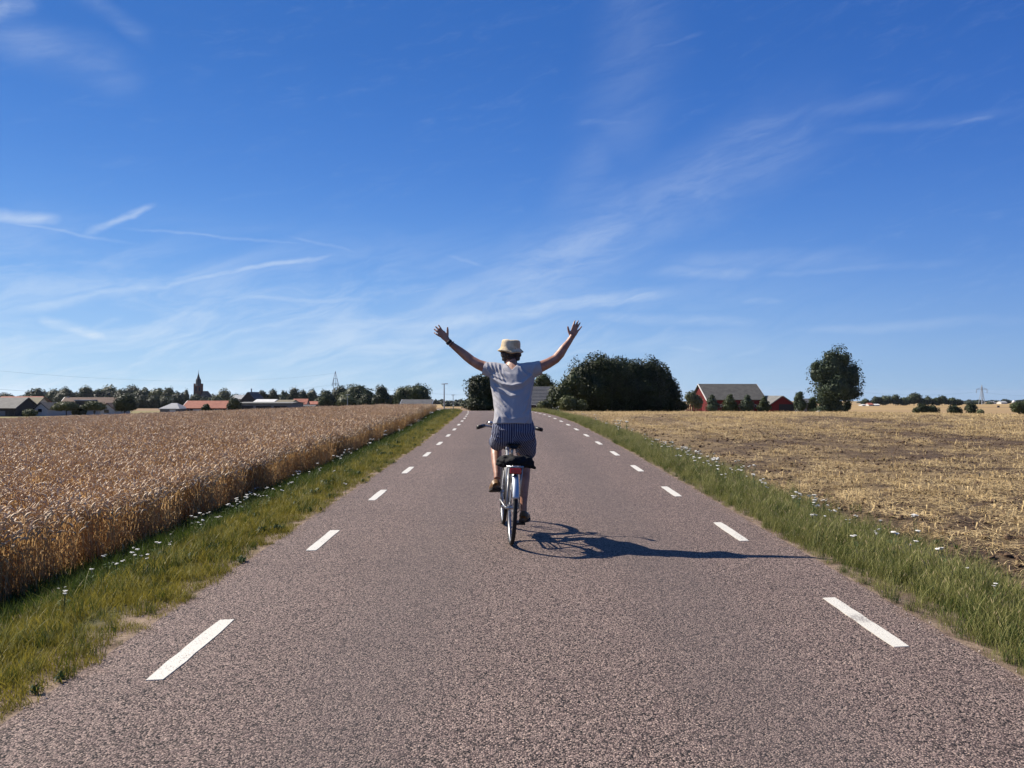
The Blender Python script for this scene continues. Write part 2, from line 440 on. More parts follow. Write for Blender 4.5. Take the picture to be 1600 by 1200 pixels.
def geom(a, b, first):
    out = [a]; st = first
    while out[-1] + st < b: out.append(out[-1] + st); st *= 1.07
    out.append(b); return out
rows = list(np.arange(-14, 3, .5)) + geom(3, 66, .12) + geom(66, 150, 1.5)[1:] + geom(150, 9000, 8)[1:]
HW = 9000
right_cols = [2.6, 2.75, 2.95, 3.2, 3.5, 3.8, 4.15] + geom(4.15, 40, .12)[1:] + geom(40, 300, 3)[1:] + geom(300, HW, 40)[1:]
left_cols = [-2.25, -2.4, -2.6, -2.9, -3.3, -3.7, -4.1, -4.6] + [-v for v in geom(4.6, 40, .6)[1:]] + [-v for v in geom(40, 130, 4)[1:]] + [-v for v in geom(130, HW, 30)[1:]]
cols = sorted(set(round(c, 4) for c in left_cols + [-1.1, 0, .175, 1.3] + right_cols))
WHEAT_FAR = 112; STUB_FAR = 225
def build_ground():
    V = np.zeros((len(rows), len(cols), 3), dtype=np.float32); LAT = np.zeros((len(rows), len(cols)), dtype=np.float32)
    for i, d in enumerate(rows):
        sh = shift(d)
        for j, s in enumerate(cols):
            f = 1.0 if abs(s) < 200 else max(0.0, 1 - (abs(s) - 200) / 600)
            x = s + sh * f
            z = zg(x, d) if f == 1.0 else zg(s + sh, d)
            if s > 4.0 and d < 45 and s < 30:
                z += (mnoise.fractal(Vector((x * 2.3, d * 2.3, 0)), 1.0, 2.0, 4) * .045) * min(1, (s - 4.0) / .6)
            if 2.6 < abs(s) < 4.2: z += mnoise.noise(Vector((x * 1.7, d * 1.7, 3))) * .02
            V[i, j] = (x, d, z); LAT[i, j] = s
    nc = len(cols)
    def zone(name, test, m, label=None):
        idx = [(i, j) for i in range(len(rows) - 1) for j in range(nc - 1)
               if test((cols[j] + cols[j + 1]) / 2, (rows[i] + rows[i + 1]) / 2)]
        Q = np.array([(i * nc + j, i * nc + j + 1, (i + 1) * nc + j + 1, (i + 1) * nc + j) for i, j in idx])
        used, inv = np.unique(Q, return_inverse=True)
        me = mesh_np(name, V.reshape(-1, 3)[used], inv.reshape(Q.shape), m, smooth=True)
        at_ = me.attributes.new('lat', 'FLOAT', 'POINT'); at_.data.foreach_set('value', LAT.reshape(-1)[used])
        o = link(name, me); o['kind'] = 'structure'
        return o
    isroad = lambda s, d: -2.25 < s < 2.6 and d < 150
    isverge = lambda s, d: not isroad(s, d) and -4.6 < s < 4.15 and d < 150
    iswheat = lambda s, d: -120 < s < -4.6 and d < WHEAT_FAR
    isstub = lambda s, d: 4.15 < s < 330 and d < STUB_FAR
    r = zone('road', isroad, M_ASPHALT)
    zone('roadside_earth', isverge, M_VERGE)
    zone('wheat_field_soil', iswheat, M_WSOIL)
    zone('stubble_field', isstub, M_STUB)
    zone('far_fields', lambda s, d: not (isroad(s, d) or isverge(s, d) or iswheat(s, d) or isstub(s, d)), M_FAR)
    return r
ROAD = build_ground()

# painted edge lines: each dash is a piece of the road
def paint_mat():
    m = bpy.data.materials.new('worn_white_paint'); m.use_nodes = True
    t = NT(m.node_tree); o = t.n('ShaderNodeOutputMaterial'); p = t.n('ShaderNodeBsdfPrincipled'); t.put(o.inputs[0], p.outputs[0])
    pos = t.n('ShaderNodeNewGeometry').outputs['Position']
    w = t.ramp(t.m('ADD', t.m('MULTIPLY', t.noise(pos, 5, 3, .6), .35), t.m('MULTIPLY', t.noise(pos, 75, 3, .7), .75)), .60, .69)
    scuff = t.n('ShaderNodeVectorMath', operation='DISTANCE'); t.put(scuff.inputs[0], pos); scuff.inputs[1].default_value = (2.235, 4.93, .062)
    sc_ = t.m('MULTIPLY', t.ramp(scuff.outputs['Value'], .13, .03), t.ramp(t.noise(pos, 60, 3, .7), .42, .55))
    w = t.m('MAXIMUM', w, sc_)
    c = t.mix(t.m('MULTIPLY', w, .8), t.mix(t.noise(pos, 5, 5, .7), (.44, .42, .365), (.56, .54, .48)), (.13, .11, .10))
    t.put(p.inputs['Base Color'], c); p.inputs['Roughness'].default_value = .6
    b = t.n('ShaderNodeBump'); b.inputs['Distance'].default_value = .003; t.put(b.inputs['Height'], t.noise(pos, 110, 3, .7)); t.put(p.inputs['Normal'], b.outputs[0])
    return m
M_PAINT = paint_mat()
def dash(s0, d0, ln, k):
    V = []; n = 9; w = .098
    for i in range(n):
        u = i / (n - 1); d = d0 + ln * u; c = shift(d) + s0
        wj = w / 2 * (1 + random.uniform(-.07, .07))
        if i in (0, n - 1): wj *= .9
        dd = d + (random.uniform(-.015, .015) if i in (0, n - 1) else 0)
        V += [(c - wj, dd - (.01 if i == 0 else 0), zroad(dd) + .004), (c + wj, dd + (.012 if i == n - 1 else 0), zroad(dd) + .0041)]
    # thickness: a skirt down into the asphalt
    top = len(V); V += [(x, y, z - .006) for x, y, z in V]
    Fs = [(2 * i, 2 * i + 1, 2 * i + 3, 2 * i + 2) for i in range(n - 1)]
    for i in range(n - 1):
        Fs += [(2 * i + 2, 2 * i, top + 2 * i, top + 2 * i + 2)][:1] + [(2 * i + 1, 2 * i + 3, top + 2 * i + 3, top + 2 * i + 1)]
    Fs += [(0, 1, top + 1, top), (2 * n - 1, 2 * n - 2, top + 2 * n - 2, top + 2 * n - 1)]
    link('edge_line_dash', mesh_from('edge_line_dash', V, Fs, M_PAINT), ROAD)
for k in range(-3, 32):
    dash(-1.81, 3.93 + 3.0 * k, .97, k)
    dash(2.22, 4.42 + 2.93 * k, .97, k)

# ------------------------------------------------------------ scattered growth
def scatter(name, pts, rot, scl, idx, variants, label=None):
    n = len(pts)
    me = bpy.data.meshes.new(name); me.vertices.add(n)
    me.vertices.foreach_set('co', np.asarray(pts, dtype=np.float32).ravel())
    a = me.attributes.new('rot', 'FLOAT_VECTOR', 'POINT'); a.data.foreach_set('vector', np.asarray(rot, dtype=np.float32).ravel())
    a = me.attributes.new('scl', 'FLOAT', 'POINT'); a.data.foreach_set('value', np.asarray(scl, dtype=np.float32).ravel())
    a = me.attributes.new('pick', 'INT', 'POINT'); a.data.foreach_set('value', np.asarray(idx, dtype=np.int32).ravel())
    o = link(name, me); o['kind'] = 'stuff'
    g = bpy.data.node_groups.new(name + '_nodes', 'GeometryNodeTree')
    g.interface.new_socket('Geometry', in_out='INPUT', socket_type='NodeSocketGeometry')
    g.interface.new_socket('Geometry', in_out='OUTPUT', socket_type='NodeSocketGeometry')
    gi = g.nodes.new('NodeGroupInput'); go = g.nodes.new('NodeGroupOutput')
    jn = g.nodes.new('GeometryNodeJoinGeometry')
    for v in reversed(variants):
        oi = g.nodes.new('GeometryNodeObjectInfo'); oi.inputs['Object'].default_value = v; oi.inputs['As Instance'].default_value = True
        g.links.new(oi.outputs['Geometry'], jn.inputs[0])
    ip = g.nodes.new('GeometryNodeInstanceOnPoints'); ip.inputs['Pick Instance'].default_value = True
    def named(nm, ty):
        q = g.nodes.new('GeometryNodeInputNamedAttribute'); q.data_type = ty; q.inputs['Name'].default_value = nm; return q.outputs[0]
    g.links.new(gi.outputs[0], ip.inputs['Points']); g.links.new(jn.outputs[0], ip.inputs['Instance'])
    g.links.new(named('pick', 'INT'), ip.inputs['Instance Index'])
    er = g.nodes.new('FunctionNodeEulerToRotation'); g.links.new(named('rot', 'FLOAT_VECTOR'), er.inputs[0])
    g.links.new(er.outputs[0], ip.inputs['Rotation']); g.links.new(named('scl', 'FLOAT'), ip.inputs['Scale'])
    g.links.new(ip.outputs[0], go.inputs[0])
    md = o.modifiers.new('scatter', 'NODES'); md.node_group = g
    return o
def put_tint(me, T):
    a = me.attributes.new('tint', 'FLOAT', 'POINT'); a.data.foreach_set('value', np.array(T, dtype=np.float32)); return me
def proto(name, me):
    return bpy.data.objects.new(name, me)
def zvec(P):
    return np.array([zg(float(x), float(y)) for x, y in P])

def blade_set(n, R, h0, h1, w, seed, lean=.5, m=None, segs=3, seedhead=0, name='tuft'):
    r = np.random.default_rng(seed); V = []; Fs = []; MI = []; TN = []
    for i in range(n):
        TN += [TN[-1] if TN else .5] * (len(V) - len(TN)); tn_ = r.uniform()
        a = r.uniform(0, 6.283); q = R * math.sqrt(r.uniform()); bx, by = q * math.cos(a), q * math.sin(a)
        h = r.uniform(h0, h1); la = r.uniform(0, 6.283); l = h * r.uniform(.05, lean)
        wa = r.uniform(0, 3.14); wx, wy = math.cos(wa) * w / 2, math.sin(wa) * w / 2
        b = len(V)
        for s in range(segs):
            u = s / segs; z = h * (u - .12 * u * u * lean)
            ox, oy = l * u * u * math.cos(la), l * u * u * math.sin(la); k = 1 - .5 * u
            V += [(bx + ox - wx * k, by + oy - wy * k, z - .01), (bx + ox + wx * k, by + oy + wy * k, z - .01)]
            if s: Fs.append((b + 2 * s - 2, b + 2 * s - 1, b + 2 * s + 1, b + 2 * s)); MI.append(0)
        V.append((bx + l * math.cos(la), by + l * math.sin(la), h * (1 - .15 * lean)))
        Fs.append((b + 2 * segs - 2, b + 2 * segs - 1, b + 2 * segs)); MI.append(0)
        if i < seedhead:
            tx, ty, tz = V[-1]; b = len(V); d = (math.cos(la) * .03, math.sin(la) * .03)
            V += [(tx, ty, tz - .01), (tx + d[0] * .4 + .002, ty + d[1] * .4 + .002, tz + .015), (tx + d[0] * .8, ty + d[1] * .8, tz + .035), (tx + d[0] * .4 - .002, ty + d[1] * .4 - .002, tz + .012)]
            Fs.append((b, b + 1, b + 2, b + 3)); MI.append(1)
        TN += [tn_] * (len(V) - len(TN))
    return proto(name, put_tint(mesh_from(name, V, Fs, m, MI), TN))

# wheat --------------------------------------------------------------
M_STALK = leafmat('wheat_stalk', (.54, .31, .12), (.92, .62, .30), 1.5, .45, .5)
M_EAR = leafmat('wheat_ear', (.52, .345, .20), (1.0, .77, .51), 2.5, .15, .6)
def wheat_clump(seed, n, R):
    r = np.random.default_rng(seed); V = []; Fs = []; MI = []; TN = []
    for i in range(n):
        a = r.uniform(0, 6.283); q = R * math.sqrt(r.uniform()); bx, by = q * math.cos(a), q * math.sin(a)
        h = r.normal(.66, .045); la = r.normal(-.5, 1.5); lx, ly = math.cos(la), math.sin(la)
        lean = r.uniform(.0, .10)
        wa = r.uniform(0, 3.14); wx, wy = math.cos(wa) * .0024, math.sin(wa) * .0024
        b = len(V)
        for u in (0, .5, 1):
            V += [(bx + lx * lean * u * u - wx, by + ly * lean * u * u - wy, h * u), (bx + lx * lean * u * u + wx, by + ly * lean * u * u + wy, h * u)]
        Fs += [(b, b + 1, b + 3, b + 2), (b + 2, b + 3, b + 5, b + 4)]; MI += [0, 0]
        # dry leaf
        for _ in range(2):
            u = r.uniform(.25, .8); z0 = h * u; ll = r.uniform(.1, .2); aa = r.uniform(0, 6.283); cx, cy = math.cos(aa), math.sin(aa)
            b = len(V); x0, y0 = bx + lx * lean * u * u, by + ly * lean * u * u
            V += [(x0, y0, z0), (x0 + cx * ll * .4 - cy * .005, y0 + cy * ll * .4 + cx * .005, z0 + .05), (x0 + cx * ll * .4 + cy * .005, y0 + cy * ll * .4 - cx * .005, z0 + .05), (x0 + cx * ll * .8, y0 + cy * ll * .8, z0 - .04)]
            Fs += [(b, b + 2, b + 1), (b + 1, b + 2, b + 3)]; MI += [0, 0]
        # nodding ear: bent spindle, four-sided
        L = r.uniform(.065, .095); droop = r.uniform(.2, 1.5); t0 = Vector((bx + lx * lean, by + ly * lean, h))
        ang = 1.45 - .3; pts = []; p = t0.copy(); nseg = 4
        for s in range(nseg + 1):
            pts.append(p.copy()); p = p + Vector((lx * math.cos(ang), ly * math.cos(ang), math.sin(ang))) * (L / nseg)
            ang -= droop / nseg * 1.6
        rad = [.003, .008, .009, .007, .002]; b = len(V); side = Vector((-ly, lx, 0))
        for s, pt in enumerate(pts):
            tn = (pts[min(s + 1, nseg)] - pts[max(s - 1, 0)]).normalized(); up = side.cross(tn)
            for k in range(4):
                c, sn = math.cos(k * 1.5708 + .78), math.sin(k * 1.5708 + .78)
                V.append(tuple(pt + side * rad[s] * c * 1.15 + up * rad[s] * sn))
        for s in range(nseg):
            for k in range(4):
                k2 = (k + 1) % 4
                Fs.append((b + s * 4 + k, b + s * 4 + k2, b + s * 4 + 4 + k2, b + s * 4 + 4 + k)); MI.append(1)
        TN += [r.uniform()] * (len(V) - len(TN))
    return proto('wheat_plants', put_tint(mesh_from('wheat_plants', V, Fs, [M_STALK, M_EAR], MI), TN))
def build_wheat():
    var = [wheat_clump(20 + i, 46, .26) for i in range(6)]
    P = []; 
    def band(d0, d1, dens, xmax, s_edge=-4.55):
        out = []
        A = (d1 - d0) * (xmax - 4)
        n = int(A * dens)
        d = rng.uniform(d0, d1, n); s = -rng.uniform(4.0, xmax, n)
        for dd, ss in zip(d, s):
            e = s_edge + .14 * mnoise.noise(Vector((dd * .7, 3.3, 0)))
            if ss > e: continue
            x = ss + shift(dd)
            if x < -.95 * dd - 6.0 : continue
            out.append((x, dd))
        return out
    P = band(2.2, 14, 13, 19) + band(14, 30, 11, 34) + band(30, 60, 7.5, 62) + band(60, WHEAT_FAR - 1, 5.5, 105)
    P += band(2.2, 60, 22, 4.75) + band(60, 111, 10, 5.0)
    # beside and behind the camera the crop simply goes on
    P = np.array(P); n = len(P)
    z = zvec(P) + rng.normal(0, .012, n) + np.array([.06 * mnoise.noise(Vector((x * .25, y * .25, 8))) for x, y in P]) - .05
    rot = np.stack([rng.normal(0, .05, n), rng.normal(0, .05, n), rng.normal(0, .9, n)], 1)
    sc = rng.normal(1.04, .05, n)
    print('wheat', n)
    scatter('ripe_wheat', np.column_stack([P, z]), rot, sc, rng.integers(0, 6, n), var)
build_wheat()

# grass verges ---------------------------------------------------------
M_GRASS_Y = leafmat('grass_yellow_green', (.095, .095, .012), (.52, .43, .075), 1.3, .3, .45)
M_GRASS_D = leafmat('grass_dark_green', (.022, .045, .008), (.13, .18, .03), 1.6, .3, .4)
M_GRASS_R = leafmat('grass_tall_pale', (.075, .10, .015), (.50, .47, .16), 1.1, .3, .5)
M_SEEDH = leafmat('grass_seed_heads', (.32, .24, .12), (.6, .48, .28), 2, .2, .5)
M_WEED = leafmat('weed_leaves', (.03, .07, .018), (.10, .16, .045), 2, .25, .4)
def weed(seed, n=30, R=.10, h=.11):
    r = np.random.default_rng(seed); V = []; Fs = []
    for i in range(n):
        a = r.uniform(0, 6.283); ll = R * r.uniform(.5, 1); w = r.uniform(.005, .013); z = r.uniform(.02, h)
        c, s = math.cos(a), math.sin(a); b = len(V)
        V += [(0, 0, 0), (c * ll * .5 - s * w, s * ll * .5 + c * w, z), (c * ll * .5 + s * w, s * ll * .5 - c * w, z + .01), (c * ll, s * ll, z * .8)]
        Fs += [(b, b + 2, b + 1), (b + 1, b + 2, b + 3)]
    return proto('weed_rosette', mesh_from('weed_rosette', V, Fs, M_WEED))
def build_verges():
    low = [blade_set(34, .12, .04, .11, .006, 100 + i, .9, [M_GRASS_Y, M_SEEDH], name='short_grass_tuft') for i in range(4)]
    drk = [blade_set(32, .12, .12, .26, .007, 110 + i, .6, [M_GRASS_D, M_SEEDH], name='dark_grass_tuft') for i in range(4)]
    tal = [blade_set(34, .12, .08, .30, .0042, 120 + i, .8, [M_GRASS_R, M_SEEDH], seedhead=3, name='tall_grass_tuft') for i in range(4)]
    wd = [weed(130 + i) for i in range(3)]
    var = low + drk + tal + wd
    P = []; I = []; SC = []
    def emit(side, d0, d1, dens):
        w = 2.75 if side < 0 else 2.15
        n = int((d1 - d0) * w * dens)
        for _ in range(n):
            d = rng.uniform(d0, d1); q = rng.uniform(0, w)
            s = -2.25 - q if side < 0 else 2.62 + q
            nz = mnoise.noise(Vector((s * 1.3, d * .9, side))); nz2 = mnoise.noise(Vector((s * 2.5, d * 2.5, 5 + side)))
            edge = .0 + .09 * mnoise.noise(Vector((d * .8, side, 0))) + .06 * mnoise.noise(Vector((d * 4, side, 0)))
            if q < edge: 
                if not (q > edge - .1 and rng.uniform() < .3): continue
            u = rng.uniform(); sc = rng.uniform(.65, 1.12)
            sc *= min(1, .45 + (q - edge) * 1.8)
            if side < 0:
                pd = 1 / (1 + math.exp(-(q - 1.4 + .5 * nz) * 7))
                if u < pd: k = 4 + rng.integers(0, 4); sc *= .95 + .3 * nz
                else:
                    k = rng.integers(0, 4); sc *= 1.05 + .7 * nz2 + .3 * nz
                    if rng.uniform() < .10 + .25 * max(0, nz2): k = 4 + rng.integers(0, 4); sc *= .6
                if rng.uniform() < .06: k = 8 + rng.integers(0, 4); sc *= .75
                if nz2 > .33 and rng.uniform() < .25: k = 12 + rng.integers(0, 3); sc *= .7
                if q > 2.1 and rng.uniform() < .5: continue
            else:
                lim = 1.32 + .25 * nz + .12 * nz2
                if q > lim and rng.uniform() < (.93 if q < 1.75 else .985): continue
                k = 8 + rng.integers(0, 4); sc *= .88 + .3 * nz
                if u < .3: k = 4 + rng.integers(0, 4); sc *= .8
                if nz2 > .33 and rng.uniform() < .2: k = 12 + rng.integers(0, 3); sc *= .7
            P.append((s + shift(d), d)); I.append(k); SC.append(sc)
    for side in (-1, 1):
        emit(side, 1.5, 9, 210); emit(side, 9, 20, 150); emit(side, 20, 45, 80); emit(side, 45, 110, 45)
    P = np.array(P); n = len(P); print('grass', n)
    SC = np.array(SC)
    rot = np.stack([rng.normal(0, .1, n), rng.normal(0, .1, n), rng.uniform(0, 6.283, n)], 1)
    far = P[:, 1] > 45
    SC = np.where(far, SC * 1.35, SC)
    scatter('roadside_grass', np.column_stack([P, zvec(P)]), rot, SC, np.array(I), var)
    # sandy grit and little stones along the asphalt edge
    st = []
    for i in range(3):
        mb = MB(); r = random.Random(i); mb.ball((0, 0, 0), (.012, .009, .007), 6); mb.v = [tuple(c * r.uniform(.75, 1.2) for c in v) for v in mb.v]
        st.append(proto('pebble', mb.mesh('pebble', mat('pebble_stone', (.55, .46, .40), .9, var=.5, vscale=20))))
    n = 700; d = rng.uniform(1.8, 16, n) ** 1.0; side = rng.choice([-1, 1], n)
    s = np.where(side < 0, -2.25 - np.abs(rng.normal(0, .22, n)) + .12, 2.6 + np.abs(rng.normal(0, .16, n)) - .1)
    P = np.column_stack([s, d]); 
    scatter('edge_gravel', np.column_stack([P, zvec(P) + .002]), rng.uniform(0, 6, (n, 3)), rng.uniform(.2, .65, n), rng.integers(0, 3, n), st)
build_verges()

# stubble field: straw and clods ----------------------------------------
M_STRAW = leafmat('straw', (.42, .285, .125), (.98, .76, .40), 3, .15, .6)
M_CLOD = mat('soil_clod', (.13, .085, .055), .95, var=.45, vscale=30, spec=.1)
def build_stubble():
    var = []
    for i in range(5):
        r = np.random.default_rng(200 + i); V = []; Fs = []; TN = []
        main = r.uniform(0, 3.14)
        for k in range(30):
            TN += [r.uniform()] * (len(V) - len(TN))
            a = r.normal(main, .8); q = .2 * math.sqrt(r.uniform()); th = r.uniform(0, 6.28); x, y = q * math.cos(th), q * math.sin(th)
            L = r.uniform(.04, .20); w = r.uniform(.0013, .003); z = abs(r.normal(0, .018)) + .004; zz = z + r.normal(0, .02)
            c, s = math.cos(a), math.sin(a); b = len(V)
            V += [(x - s * w, y + c * w, z), (x + s * w, y - c * w, z + w), (x + c * L * .5 + s * w, y + s * L * .5 - c * w, (z + zz) / 2 + .008), (x + c * L * .5 - s * w, y + s * L * .5 + c * w, (z + zz) / 2 + .008),
                  (x + c * L + s * w, y + s * L - c * w, max(zz, .003)), (x + c * L - s * w, y + s * L + c * w, max(zz, .003))]
            Fs += [(b, b + 1, b + 2, b + 3), (b + 3, b + 2, b + 4, b + 5)]
        for k in range(2):       # cut stems still standing
            q = .2 * math.sqrt(r.uniform()); th = r.uniform(0, 6.28); x, y = q * math.cos(th), q * math.sin(th); h = r.uniform(.03, .09); b = len(V)
            V += [(x - .003, y, 0), (x + .003, y, 0), (x + .003 + r.normal(0, .01), y, h), (x - .003, y + r.normal(0, .01), h)]
            Fs += [(b, b + 1, b + 2, b + 3)]
        TN += [r.uniform()] * (len(V) - len(TN)); var.append(proto('straw_litter', put_tint(mesh_from('straw_litter', V, Fs, M_STRAW), TN)))
    P = []; SC = []
    def emit(d0, d1, smax, dens, k):
        n = int((d1 - d0) * (smax - 4) * dens)
        for _ in range(n):
            d = rng.uniform(d0, d1); s = rng.uniform(3.9, smax); x = s + shift(d)
            if x > .80 * d + 4: continue
            f = mnoise.fractal(Vector((x * .33, d * .12, 1)), 1, 2, 3) * .55 + mnoise.fractal(Vector((x * 1.9, d * 1.9, 4)), 1, 2, 4) * .8 - .05
            e = min(1, (s - 3.9) / 2.2)
            if f + .0 < rng.normal(.0, .12) or rng.uniform() > .25 + .75 * e: continue
            P.append((x, d)); SC.append(k * rng.uniform(.7, 1.3))
    emit(2.5, 14, 14, 34, 1.0); emit(14, 30, 26, 16, 1.15); emit(30, 60, 48, 8, 1.5); emit(60, 110, 80, 2.5, 2.0)
    P = np.array(P); n = len(P); print('straw', n)
    def zz(P):
        return np.array([zg(x, y) + ((mnoise.fractal(Vector((x * 2.3, y * 2.3, 0)), 1.0, 2.0, 4) * .045) * min(1, max(0, (x - shift(y) - 4.0) / .6)) if y < 45 and x - shift(y) < 30 else 0) for x, y in P])
    scatter('chopped_straw', np.column_stack([P, zz(P) + .004]), np.column_stack([rng.normal(0, .08, n), rng.normal(0, .08, n), rng.uniform(0, 6.28, n)]), np.array(SC), rng.integers(0, 5, n), var)
    cl = []
    for i in range(4):
        mb = MB(); r = random.Random(60 + i); mb.ball((0, 0, .3), (1, .8, .6), 8)
        mb.v = [tuple(c * (1 + .5 * mnoise.noise(Vector(v) * 1.7 + Vector((i * 9, 0, 0)))) for c in v) for v in mb.v]
        cl.append(proto('soil_lump', mb.mesh('soil_lump', M_CLOD)))
    P = []
    for d0, d1, smax, dens in ((2.5, 14, 14, 110), (14, 30, 24, 40), (30, 50, 34, 9)):
        n = int((d1 - d0) * (smax - 4) * dens); d = rng.uniform(d0, d1, n); s = rng.uniform(3.85, smax, n)
        for dd, ss in zip(d, s):
            x = ss + shift(dd)
            if x < .70 * dd + 3 and mnoise.noise(Vector((x * .8, dd * .8, 7))) < .35: P.append((x, dd))
    P = np.array(P); n = len(P); print('clods', n)
    scatter('soil_clods', np.column_stack([P, zz(P)]), np.column_stack([rng.normal(0, .3, n), rng.normal(0, .3, n), rng.uniform(0, 6.28, n)]), np.clip(rng.lognormal(-4.3, .55, n), .006, .05), rng.integers(0, 4, n), cl)
build_stubble()

# white yarrow ------------------------------------------------------------
M_PETAL = mat('yarrow_petals', (.78, .76, .70), .8, var=.15, vscale=60)
M_STEM = mat('yarrow_stem', (.10, .15, .05), .8)
def yarrow_head(seed):
    r = random.Random(seed); fl = MB()
    fl.lathe([(.004, -.012), (.014, .0), (.026, .006), (.027, .009), (.015, .012), (.002, .013)], 9, None, False, lambda a, h, t_, i: (a * (1 + .12 * math.sin(3 * t_ + seed)), h + .002 * math.sin(5 * t_)))
    for j in range(14):
        b = r.uniform(0, 6.28); rr = .026 * math.sqrt(r.uniform(0, 1)); fl.ball((rr * math.cos(b), rr * math.sin(b), .012 - rr * .15), (.006, .006, .004), 5)
    return fl.mesh('flower_head', M_PETAL)
def yarrow_plant_mesh(seed, heads):
    r = random.Random(seed); st = MB(); st_h = .30; tips = []
    for k in range(heads):
        a = r.uniform(0, 6.28); q = 0 if heads == 1 else r.uniform(.02, .07); h = r.uniform(.78, 1.05) * st_h
        tip = Vector((q * math.cos(a), q * math.sin(a), h)); tips.append(tip)
        st.tube([(0, 0, 0), (tip.x * .4, tip.y * .4, h * .5), tip], .0028, 4)
    for j in range(9):
        a = r.uniform(0, 6.28); z = r.uniform(.03, .2); c, s_ = math.cos(a), math.sin(a)
        st.add([(0, 0, z), (c * .03 - s_ * .006, s_ * .03 + c * .006, z + .02), (c * .03 + s_ * .006, s_ * .03 - c * .006, z + .02), (c * .07, s_ * .07, z + .015)], [(0, 2, 1), (1, 2, 3)])
    return st.mesh('stem', M_STEM), tips
YH = [yarrow_head(i) for i in range(4)]
YV = [yarrow_plant_mesh(300 + i, (1, 2, 3, 1, 2, 4)[i]) for i in range(6)]
def yarrow(x, y, sc, group, where):
    k = random.randrange(6); st, tips = YV[k]
    o = empty('yarrow_plant', (x, y, zg(x, y)), random.uniform(0, 6.28), 'yarrow, %s, %s' % (('one white head', 'two white heads', 'three white heads', 'one white head', 'two white heads', 'four white heads')[k], where), 'wildflower', group)
    o.scale = (sc,) * 3
    link('stem', st, o)
    for t_ in tips: link('flower_head', YH[random.randrange(4)], o, loc=t_, scl=(random.uniform(.6, 1.0),) * 3, rot=(random.gauss(0, .15), random.gauss(0, .15), random.uniform(0, 6.28)))
def build_yarrow():
    r = random.Random(11)
    # (d, s, spread d, spread s, count, size, where)
    for side, L in (('wheat', [(4.9, -3.3, .25, .35, 4, .75, 'nearest the camera in the wheat side verge'), (5.6, -3.5, .3, .2, 4, .8, 'beside the near white dash, wheat side'), (6.9, -3.25, .35, .2, 9, .7, 'in the short grass between first and second dash, wheat side'), (9.3, -3.6, 1.0, .3, 24, .8, 'in the big cluster at the dark grass under the wheat'), (12.5, -3.6, 1.4, .4, 20, .85, 'past the dark weedy patch, wheat side'),
                               (17, -3.6, 2, .35, 12, 1.05, 'halfway along the verge under the wheat'), (23, -3.7, 3, .3, 10, 1.1, 'in the further half of the verge under the wheat'), (31, -3.6, 5, .35, 12, 1.2, 'far along the verge under the wheat'), (42, -3.5, 5, .4, 8, 1.3, 'near the road crest under the wheat')]),
                    ('stubble', [(5.2, 3.5, .5, .3, 4, .75, 'nearest the camera on the stubble side'), (7.2, 3.55, .6, .25, 8, .85, 'in tall grass beside the shadow tip, stubble side'), (9.6, 3.6, 1.0, .25, 18, .85, 'at the outer edge of the stubble side verge'), (13.6, 3.55, 1.6, .3, 48, .95, 'in the densest white patch beside the stubble'), (19, 3.5, 2.5, .3, 24, 1.0, 'beyond the densest white patch beside the stubble'),
                               (30, 3.6, 4, .35, 12, 1.2, 'far along the verge beside the stubble'), (44, 3.5, 5, .4, 12, 1.35, 'near the road crest beside the stubble')])):
        for d, sx, sd, ss, n, k, where in L:
            for _ in range(n):
                dd = d + r.gauss(0, sd); sq = sx + r.gauss(0, ss); yarrow(sq + shift(dd), dd, k * r.uniform(.65, 1.15), 'white yarrow ' + where, where)
build_yarrow()

# ------------------------------------------------------------ trees
M_LEAF = {
 'dark': leafmat('leaves_dark', (.010, .019, .006), (.062, .085, .025), .5, .12, .15),
 'mid': leafmat('leaves_mid', (.016, .030, .009), (.095, .125, .036), .4, .15, .2),
 'olive': leafmat('leaves_olive', (.035, .05, .015), (.17, .19, .06), .4, .15, .2),
 'blue': leafmat('leaves_blue_green', (.02, .04, .02), (.11, .15, .075), .6, .12, .2),
 'pale': leafmat('leaves_pale', (.07, .09, .04), (.22, .24, .12), .4, .2, .2),
}
M_BARK = mat('bark', (.075, .058, .045), .95, var=.4, vscale=4, spec=.1)
def lumpy(dirs, seed, amp, freq=2.2):
    rs = np.random.default_rng(seed); out = np.zeros(len(dirs))
    for o in range(3):
        for _ in range(5):
            k = rs.normal(0, freq * (1.9 ** o), 3); out += np.sin(dirs @ k + rs.uniform(0, 6.28)) * (.6 ** o) / 2.6
    return 1 + amp * out
